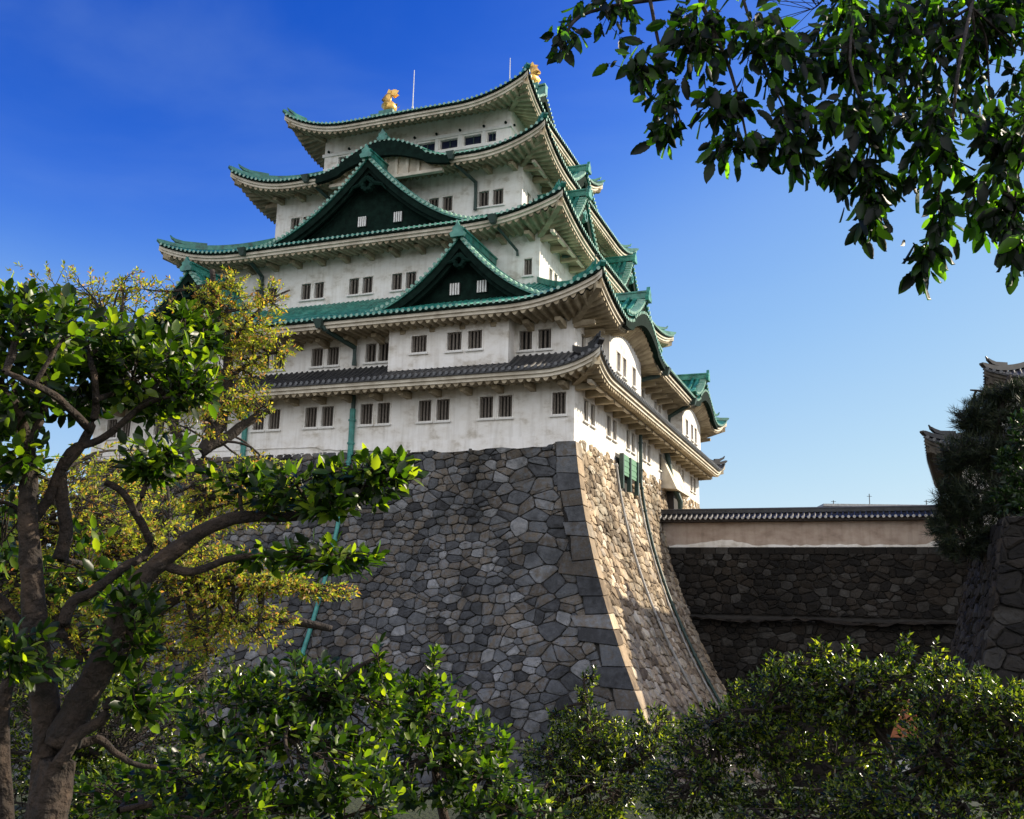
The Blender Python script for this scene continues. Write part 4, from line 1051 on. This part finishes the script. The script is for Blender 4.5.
# the big camellia at the left
DC = 3.6
limbs = [
    limb([(30, 1010), (36, 880), (44, 800), (47, 720), (36, 640), (31, 560), (28, 500), (26, 440), (10, 400), (-30, 370, .2)], DC, 0.0663, 0.0176),
    limb([(38, 960), (45, 840), (58, 760), (76, 712), (98, 672), (118, 625), (132, 592), (160, 562), (203, 531), (242, 517), (297, 516), (330, 500), (352, 478, -.1)], DC-0.05, 0.0741, 0.0088),
    limb([(60, 560), (66, 530), (62, 500), (62, 470), (78, 450), (92, 425), (96, 398), (92, 365), (80, 330, .2)], DC+0.05, 0.02652, 0.0096),
    limb([(31, 520), (48, 500), (70, 452), (100, 440), (126, 420), (145, 400, .1), (168, 370, .2)], DC+0.05, 0.02184, 0.008),
    limb([(60, 640), (70, 605), (92, 592), (120, 570), (150, 548, .05), (137, 515), (122, 492), (105, 482)], DC, 0.02184, 0.0112),
    limb([(137, 514), (144, 490), (150, 470), (162, 452)], DC, 0.01092, 0.0056),
    limb([(160, 562), (190, 572), (234, 558), (281, 556), (315, 562, -.1), (345, 556, -.1)], DC-0.05, 0.01872, 0.0048),
    limb([(72, 745), (88, 742), (100, 739), (117, 754), (138, 765), (157, 767)], DC, 0.02028, 0.0064),
    limb([(10, 900), (2, 760), (4, 700), (20, 640), (12, 615), (-10, 590)], DC+0.1, 0.0312, 0.016),
    limb([(58, 765), (78, 735), (104, 718), (108, 700)], DC-0.1, 0.0234, 0.0144),
    limb([(26, 445), (44, 410), (40, 370), (20, 340)], DC, 0.01716, 0.0072),
    limb([(90, 430), (60, 400, -.2), (35, 385, -.3), (5, 372, -.3)], DC, 0.0156, 0.008),
    limb([(95, 400), (130, 385, .2), (175, 350, .3), (210, 345, .3)], DC, 0.01092, 0.0048)]
blobs = [blob(35, 325, DC-.2, 53.76, 35.84, 75), blob(10, 385, DC, 44.8, 50.4, 64), blob(95, 345, DC+.2, 56, 40.32, 86), blob(150, 372, DC+.1, 58.24, 47.04, 108),
         blob(190, 335, DC+.3, 35.84, 31.36, 46), blob(195, 385, DC, 31.36, 26.88, 32), blob(65, 395, DC+.3, 44.8, 33.6, 51), blob(15, 455, DC, 33.6, 24.64, 23),
         blob(20, 300, DC+.1, 35.84, 15.68, 21), blob(160, 458, DC, 42.56, 22.4, 40), blob(235, 480, DC, 33.6, 15.68, 17),
         blob(300, 490, DC-.1, 56, 22.4, 48), blob(365, 480, DC-.2, 47.04, 26.88, 55), blob(395, 470, DC-.2, 24.64, 17.92, 21), blob(330, 500, DC-.2, 44.8, 15.68, 23),
         blob(325, 555, DC-.1, 56, 14.56, 37), blob(270, 560, DC, 33.6, 10.08, 12), blob(130, 625, DC-.1, 31.36, 42.56, 37), blob(30, 655, DC-.2, 44.8, 24.64, 32), blob(150, 690, DC-.2, 29.12, 26.88, 21),
         blob(105, 590, DC+.2, 24.64, 22.4, 13), blob(-20, 520, DC+.2, 33.6, 67.2, 34), blob(-90, 400, DC+.2, 89.6, 89.6, 115), blob(75, 560, DC+.6, 50.4, 31.36, 17)]
plant('camellia_tree', 'large camellia tree with forked grey-brown trunk and glossy leaves at the left edge', 'tree', at(34, 1010, DC), limbs, blobs,
      (LEAF_CAM, 0.058, 0.60, T_BIG), 1, twig_r=0.003, tuft=6, spread=0.35, up=0.5, reach=0.6)

# lower camellias along the bottom
DB = 4.6
plant('camellia_bush', 'low camellia bush with glossy oval leaves at bottom left beside the forked trunk', 'bush', at(280, 1000, DB),
      [limb([(300, 1000), (290, 880), (250, 830), (215, 790), (170, 800), (120, 810)], DB, 0.05, 0.012), limb([(290, 880), (245, 790), (270, 740), (300, 700), (330, 690)], DB, 0.035, 0.009),
       limb([(245, 800), (232, 760), (250, 730)], DB, 0.02, 0.008)],
      [blob(300, 690, DB, 63, 31.5, 92), blob(240, 720, DB, 57.75, 39.9, 92), blob(350, 715, DB, 52.5, 42, 92), blob(300, 760, DB-.3, 84, 37.8, 107), blob(200, 770, DB-.3, 63, 35.7, 68), blob(375, 690, DB+.2, 27.3, 23.1, 28), blob(380, 665, DB, 16.8, 21, 12),
       blob(120, 790, DB+.3, 52.5, 21, 37), blob(240, 815, DB-.5, 73.5, 21, 39), blob(355, 800, DB-.3, 47.25, 27.3, 39)],
      (LEAF_CAM, 0.055, 0.60, T_BIG), 2, twig_r=0.004, tuft=8, spread=0.35, up=0.6)
plant('camellia_bush', 'camellia bush with upright leafy shoots at the bottom centre before the rampart', 'bush', at(450, 1000, DB+.6),
      [limb([(450, 1000), (455, 880), (440, 800), (430, 740), (425, 690)], DB+.6, 0.045, 0.008), limb([(455, 880), (480, 800), (500, 760)], DB+.6, 0.025, 0.008)],
      [blob(430, 710, DB+.6, 37.8, 35.7, 64), blob(470, 745, DB+.6, 42, 31.5, 61), blob(420, 770, DB+.4, 52.5, 37.8, 84), blob(490, 790, DB+.4, 47.25, 31.5, 68), blob(435, 665, DB+.6, 10.5, 18.9, 9), blob(410, 700, DB+.6, 18.9, 27.3, 22), blob(520, 815, DB+.2, 52.5, 21, 39)],
      (LEAF_CAM, 0.055, 0.60, T_BIG), 3, twig_r=0.004, tuft=8, spread=0.35, up=0.7)

# autumn trees behind
DY = 11.0
yl = [limb([(190, 900), (196, 700), (200, 600), (203, 510), (205, 450), (222, 420), (228, 380), (226, 334), (215, 300), (212, 270)], DY, 0.13, 0.03),
      limb([(205, 447), (225, 438), (245, 424), (262, 414), (273, 410)], DY, 0.08, 0.03),
      limb([(203, 500), (190, 460), (172, 425), (156, 408), (130, 380), (110, 340)], DY, 0.07, 0.02),
      limb([(200, 640), (225, 618), (265, 616), (300, 622), (332, 629)], DY-1.5, 0.085, 0.03),
      limb([(200, 560), (160, 520), (110, 500), (60, 470)], DY, 0.06, 0.02),
      limb([(226, 350), (250, 320), (270, 300), (290, 290)], DY, 0.03, 0.01), limb([(226, 380), (262, 356), (290, 352)], DY, 0.03, 0.01)]
yb_ = [blob(235, 320, DY, 52.5, 42.5, 277), blob(210, 300, DY, 27.5, 27.5, 81), blob(260, 350, DY, 42.5, 27.5, 148), blob(225, 380, DY, 45, 47.5, 222), blob(250, 405, DY, 27.5, 22.5, 55), blob(270, 296, DY, 22.5, 20, 45), blob(234, 278, DY, 17.5, 15, 26),
       blob(195, 425, DY, 40, 27.5, 93), blob(120, 300, DY+.5, 70, 25, 129), blob(60, 290, DY+.5, 75, 20, 110), blob(140, 285, DY, 37.5, 15, 45),
       blob(200, 500, DY, 75, 37.5, 258), blob(260, 500, DY-.5, 57.5, 32.5, 167), blob(250, 470, DY, 50, 20, 67)]
plant('autumn_tree', 'yellowing tree with dark leaning limbs standing before the shaded white walls', 'tree', at(190, 900, DY), yl, yb_, (LEAF_YEL, 0.056, 0.55, T_MID), 4, bark=BARK_D, twig_r=0.005, tuft=7, spread=0.6, up=0.0, shell=0.05)
DY2 = 9.0
plant('autumn_tree', 'low yellow and rust leaved tree behind the forked trunk, left of the teal drain pipe', 'tree', at(100, 960, DY2),
      [limb([(100, 960), (95, 800), (110, 700), (150, 620), (200, 590), (260, 580)], DY2, 0.10, 0.02), limb([(110, 700), (60, 620), (40, 540), (50, 480)], DY2, 0.06, 0.02), limb([(150, 620), (150, 560), (170, 520)], DY2, 0.04, 0.02)],
      [blob(70, 520, DY2, 93.75, 62.5, 554), blob(150, 560, DY2, 87.5, 60, 518), blob(40, 600, DY2, 75, 62.5, 334), blob(220, 575, DY2, 68.75, 32.5, 277), blob(280, 585, DY2-.3, 50, 16.25, 110), blob(325, 592, DY2-.3, 37.5, 10, 55), blob(230, 625, DY2, 75, 25, 203), blob(120, 640, DY2, 75, 50, 277), blob(190, 650, DY2, 45, 20, 74),
       blob(120, 470, DY2+.5, 62.5, 32.5, 148), blob(10, 480, DY2, 50, 37.5, 110)],
      (LEAF_YEL, 0.048, 0.55, T_MID), 5, bark=BARK_D, twig_r=0.005, tuft=8, spread=0.6, up=0.0, shell=0.05)
plant('dense_shrub', 'dark green shrub filling the gap behind the forked trunk below the rusty leaves', 'shrub', at(130, 900, 8),
      [limb([(130, 900), (130, 820), (110, 760)], 8, 0.06, 0.02)],
      [blob(130, 730, 8, 70, 50, 360), blob(60, 720, 8.3, 70, 60, 260), blob(150, 800, 7.5, 90, 40, 320), blob(20, 790, 8, 60, 60, 200), blob(220, 680, 8.5, 40, 24, 90), blob(-10, 680, 8.5, 50, 60, 150)],
      (LEAF_SM, 0.05, 0.6, T_MID), 6, bark=BARK_D, twig_r=0.004, tuft=9)

# clipped-leaf shrubs along the moat edge, right of centre
def hedge(label, d, base, lim, bl, seed, L=0.04):
    plant('evergreen_shrub', label, 'shrub', at(base[0], base[1], d), lim, bl, (LEAF_SM, L, 0.55, T_MID), seed, group='evergreen shrubs along the moat edge', bark=BARK, twig_r=0.004, tuft=9, spread=0.5, up=0.5, shell=0.25)
hedge('evergreen shrub with one tall wispy shoot in front of the foot of the rampart corner', 7.0, (600, 1000),
      [limb([(600, 1000), (592, 860), (585, 800), (600, 760), (590, 720), (585, 690), (583, 672)], 7, 0.035, 0.006), limb([(592, 860), (560, 780), (545, 750)], 7, 0.025, 0.008), limb([(592, 850), (620, 790), (640, 760)], 7, 0.025, 0.008)],
      [blob(590, 735, 7, 40, 26, 158), blob(560, 760, 7, 44, 26, 173), blob(630, 750, 7, 46, 28, 187), blob(590, 790, 6.8, 70, 34, 288), blob(585, 700, 7, 14, 16, 26), blob(590, 677, 7, 9, 14, 12), blob(560, 720, 7, 16, 14, 23), blob(655, 725, 7.2, 30, 18, 72), blob(540, 815, 6.5, 50, 20, 101)], 7)
hedge('broad evergreen shrub with pale bare limbs in front of the shaded bridge wall', 6.5, (830, 1000),
      [limb([(830, 1000), (820, 860), (790, 800), (770, 760), (765, 730), (762, 712)], 6.5, 0.05, 0.008), limb([(820, 860), (850, 800), (800, 792), (740, 790), (715, 778)], 6.5, 0.035, 0.008),
       limb([(790, 800), (730, 800), (700, 780)], 6.4, 0.02, 0.007), limb([(835, 900), (890, 820), (893, 760), (880, 725)], 6.5, 0.04, 0.01), limb([(893, 760), (930, 740), (960, 735)], 6.5, 0.02, 0.008)],
      [blob(740, 720, 6.5, 60, 22, 245), blob(800, 690, 6.6, 60, 26, 274), blob(845, 700, 6.5, 50, 34, 259), blob(770, 745, 6.5, 50, 30, 173), blob(772, 664, 6.6, 9, 14, 13), blob(822, 652, 6.6, 10, 14, 14), blob(850, 652, 6.6, 8, 12, 9), blob(906, 646, 6.6, 8, 14, 9), blob(936, 656, 6.6, 8, 14, 9), blob(735, 690, 6.6, 12, 14, 14), blob(850, 672, 6.6, 40, 16, 101), blob(900, 690, 6.5, 50, 30, 245),
       blob(910, 662, 6.6, 14, 14, 23), blob(800, 665, 6.6, 30, 10, 43), blob(700, 745, 6.6, 40, 26, 158), blob(690, 790, 6.3, 60, 30, 216), blob(880, 790, 6.2, 40, 30, 54), blob(760, 790, 6.2, 50, 30, 72), blob(840, 800, 6.2, 50, 26, 72), blob(800, 815, 6.0, 90, 18, 173), blob(850, 745, 6.6, 40, 22, 86)], 8)
hedge('evergreen shrub spotted with pale new leaves in the bottom right corner', 6.0, (985, 1000),
      [limb([(985, 1000), (975, 880), (960, 810), (940, 770), (930, 740)], 6, 0.045, 0.01), limb([(975, 880), (1010, 800), (1020, 740)], 6, 0.03, 0.01)],
      [blob(960, 700, 6.2, 46, 34, 245), blob(1005, 710, 6.1, 46, 28, 216), blob(950, 755, 6, 60, 34, 274), blob(1020, 770, 6, 50, 40, 245), blob(970, 812, 5.7, 80, 28, 259), blob(880, 800, 5.9, 50, 26, 144), blob(940, 668, 6.3, 20, 14, 34), blob(1060, 740, 6, 50, 60, 187)], 9)

# small notice behind the shrubs
so = at(900, 790, 9.0); sg = empty('notice_post', so, 0.1, label='small orange box and white plate on a post, seen through the broad shrub', cat='notice')
m = MB(); m.tube([(0, 0.05, -1.0), (0, 0.05, 0.75)], 0.035, 8); m.build('post', BARK_D, sg)
m = MB(); m.hexa([(x, y, z) for z in (0.42, 0.72) for x, y in ((-0.16, -0.05), (0.16, -0.05), (0.16, 0.04), (-0.16, 0.04))])
m.build('orange_box', mat('orange_paint', [(0.3, (0.25, 0.07, 0.02)), (0.7, (0.32, 0.10, 0.03))], rough=0.5), sg)
m = MB(); m.hexa([(x, y, z) for z in (0.14, 0.27) for x, y in ((-0.10, 0.0), (0.10, 0.0), (0.10, 0.03), (-0.10, 0.03))]); m.build('plate', TILE_W, sg)

# overhanging branch, top right
DO = 2.6
ol = [limb([(1180, -120, 1.2), (1080, -60, .8), (980, -30, .4), (860, -20, .2), (740, -10), (650, 0), (590, 12), (560, 30)], DO, 0.02, 0.003),
      limb([(980, -30, .4), (960, 60), (950, 140), (935, 210), (925, 250)], DO, 0.006, 0.002), limb([(860, -20, .2), (850, 60), (870, 130), (860, 190), (868, 225)], DO, 0.005, 0.002),
      limb([(1080, -60, .8), (1040, 60), (1020, 160), (1012, 230), (1008, 262)], DO, 0.006, 0.002), limb([(740, -10), (760, 50), (780, 100), (800, 140)], DO, 0.005, 0.002),
      limb([(650, 0), (660, 50), (670, 90), (680, 120)], DO, 0.006, 0.002), limb([(700, 0), (730, 70), (745, 130), (750, 160)], DO, 0.007, 0.002)]
ob = [blob(600, 18, DO, 44.52, 23.32, 11), blob(640, 60, DO, 36.04, 40.28, 15), blob(665, 115, DO, 25.44, 36.04, 9), blob(700, 40, DO, 53, 46.64, 29), blob(725, 110, DO, 38.16, 36.04, 16), blob(770, 60, DO, 53, 58.3, 38), blob(795, 130, DO, 38.16, 33.92, 16),
      blob(850, 50, DO+.2, 74.2, 63.6, 63), blob(860, 130, DO, 50.88, 42.4, 30), blob(870, 190, DO, 27.56, 31.8, 11), blob(935, 60, DO+.3, 74.2, 74.2, 72), blob(940, 150, DO, 50.88, 48.76, 32), blob(945, 215, DO, 25.44, 29.68, 9), blob(928, 245, DO, 12.72, 19.08, 3),
      blob(1010, 60, DO+.4, 63.6, 84.8, 72), blob(1010, 150, DO, 42.4, 53, 27), blob(1015, 220, DO, 19.08, 31.8, 9), blob(555, 50, DO-.1, 10, 14, 3), blob(845, 175, DO, 20, 20, 11), blob(880, 215, DO, 18, 20, 9), blob(862, 232, DO, 10, 12, 4), blob(800, 165, DO, 20, 16, 8), blob(725, 150, DO, 18, 18, 8), blob(660, 140, DO, 18, 18, 7), blob(925, 262, DO, 14, 14, 4), blob(1018, 250, DO, 16, 22, 7), blob(985, 225, DO, 16, 18, 7), blob(760, 150, DO, 18, 14, 7), blob(925, 268, DO, 8, 10, 3), blob(1012, 255, DO, 10, 14, 4), blob(565, 32, DO-.1, 19.08, 23.32, 3), blob(820, 0, DO+.5, 190, 26, 56), blob(990, 200, DO, 27.56, 21.2, 7)]
plant('overhanging_branch', 'leafy branch with dark backlit serrated leaves hanging into the sky at top right', 'tree', at(1180, -120, DO+1.2), ol, ob,
      (LEAF_OVER, 0.067, 0.50, T_SER), 10, bark=BARK_D, twig_r=0.0015, tuft=5, spread=0.5, up=-0.9, droop=0.6, shell=0.1)

# pine and shrubs on the corner rampart
DP = 42.0
pl = [limb([(1010, 560), (1004, 520), (1000, 470), (998, 430), (1004, 395), (1010, 375)], DP, 0.30, 0.06),
      limb([(1001, 480), (975, 465), (955, 455), (940, 450)], DP, 0.14, 0.04), limb([(1000, 440), (975, 425), (955, 415)], DP, 0.12, 0.04), limb([(1003, 400), (985, 392), (970, 390)], DP, 0.09, 0.03),
      limb([(1003, 510), (970, 512), (945, 520), (930, 525)], DP, 0.14, 0.03), limb([(1002, 420), (1030, 400), (1050, 395)], DP, 0.10, 0.03)]
pb = [blob(985, 402, DP, 18, 8, 60), blob(1000, 392, DP, 20, 8, 60), blob(1018, 388, DP, 16, 8, 50), blob(970, 424, DP, 16, 10, 70), blob(985, 415, DP, 33, 15.4, 168), blob(1020, 410, DP, 26.4, 17.6, 126),
      blob(952, 462, DP, 14, 11, 70), blob(975, 452, DP, 37.4, 19.8, 238), blob(1012, 450, DP, 28.6, 24.2, 196), blob(953, 494, DP, 22, 18, 150), blob(985, 495, DP, 37.4, 28.6, 308), blob(940, 522, DP, 14, 12, 70), blob(962, 535, DP, 30.8, 24.2, 210), blob(1000, 540, DP+2, 33, 24.2, 182), blob(1040, 480, DP, 37.4, 66, 224)]
pine = plant('pine_tree', 'dark pine with layered needle pads standing before the smaller keep', 'tree', at(1010, 560, DP), pl, pb,
      (NEEDLE, 0.34, 1.6, T_NEED), 11, bark=BARK_D, twig_r=0.02, tuft=26, spread=0.25, up=0.6, shell=0.2)
plant('bright_shrub', 'lighter green leafy shrub right of the pine trunk on the rampart top', 'shrub', at(1030, 540, DP-2), [limb([(1030, 540), (1025, 500), (1015, 460)], DP-2, 0.12, 0.03)],
      [blob(1015, 465, DP-3, 18, 18, 60), blob(1008, 500, DP-3, 16, 14, 40), blob(1030, 430, DP-3, 20, 20, 50), blob(1030, 500, DP-3, 24, 24, 60)],
      (LEAF_DK, 0.28, 0.6, T_MID), 12, bark=BARK_D, twig_r=0.015, tuft=9)

# tufts growing from the joints of the shaded face
tw = MB(); rr = random.Random(13)
hb_ = at(345, 625, 47.5)
# trees beyond the moat at the far left
for k, (px, py, d, rx, ry, lb) in enumerate(((-40, 560, 60, 90, 60, 'rounded dark tree beyond the moat at the far left edge'), (30, 600, 75, 70, 45, 'lower dark tree beyond the moat behind the autumn leaves'))):
    plant('broadleaf_tree', lb, 'tree', at(px, 720, d), [limb([(px, 720), (px+4, 650), (px, py+ry*.4)], d, 0.4, 0.15)], [blob(px, py, d, rx, ry, 500), blob(px+30, py+ry*.6, d, rx*.8, ry*.7, 300)],
          (LEAF_DK, 0.6, 0.6, T_MID), 40+k, bark=BARK_D, twig_r=0.05, tuft=9)


dr = at(876, 505.5, 130.0)
db = empty('distant_building', dr, -0.1, label='low pale roof with thin masts just showing above the far end of the bridge wall', cat='building')
m = MB(); m.hexa([(x, y, z) for z in (-18, -0.25) for x, y in ((-6, 0), (12, 0), (12, 10), (-6, 10))]); m.build('wall', WHITE, db)
m = MB(); m.hexa([(x, y, z) for z in (-0.2, 0.1) for x, y in ((-6.6, -0.6), (12.6, -0.6), (12.6, 10.6), (-6.6, 10.6))]); m.build('roof', TILE_W, db)
for x, h in ((-0.5, 1.6), (6.5, 0.9), (-5.0, 0.7)):
    m = MB(); m.tube([(x, 1, 0), (x, 1, h)], 0.05, 6); m.tube([(x-0.3, 1, h*0.8), (x+0.3, 1, h*0.8)], 0.03, 5); m.build('mast', BARK_D, db)
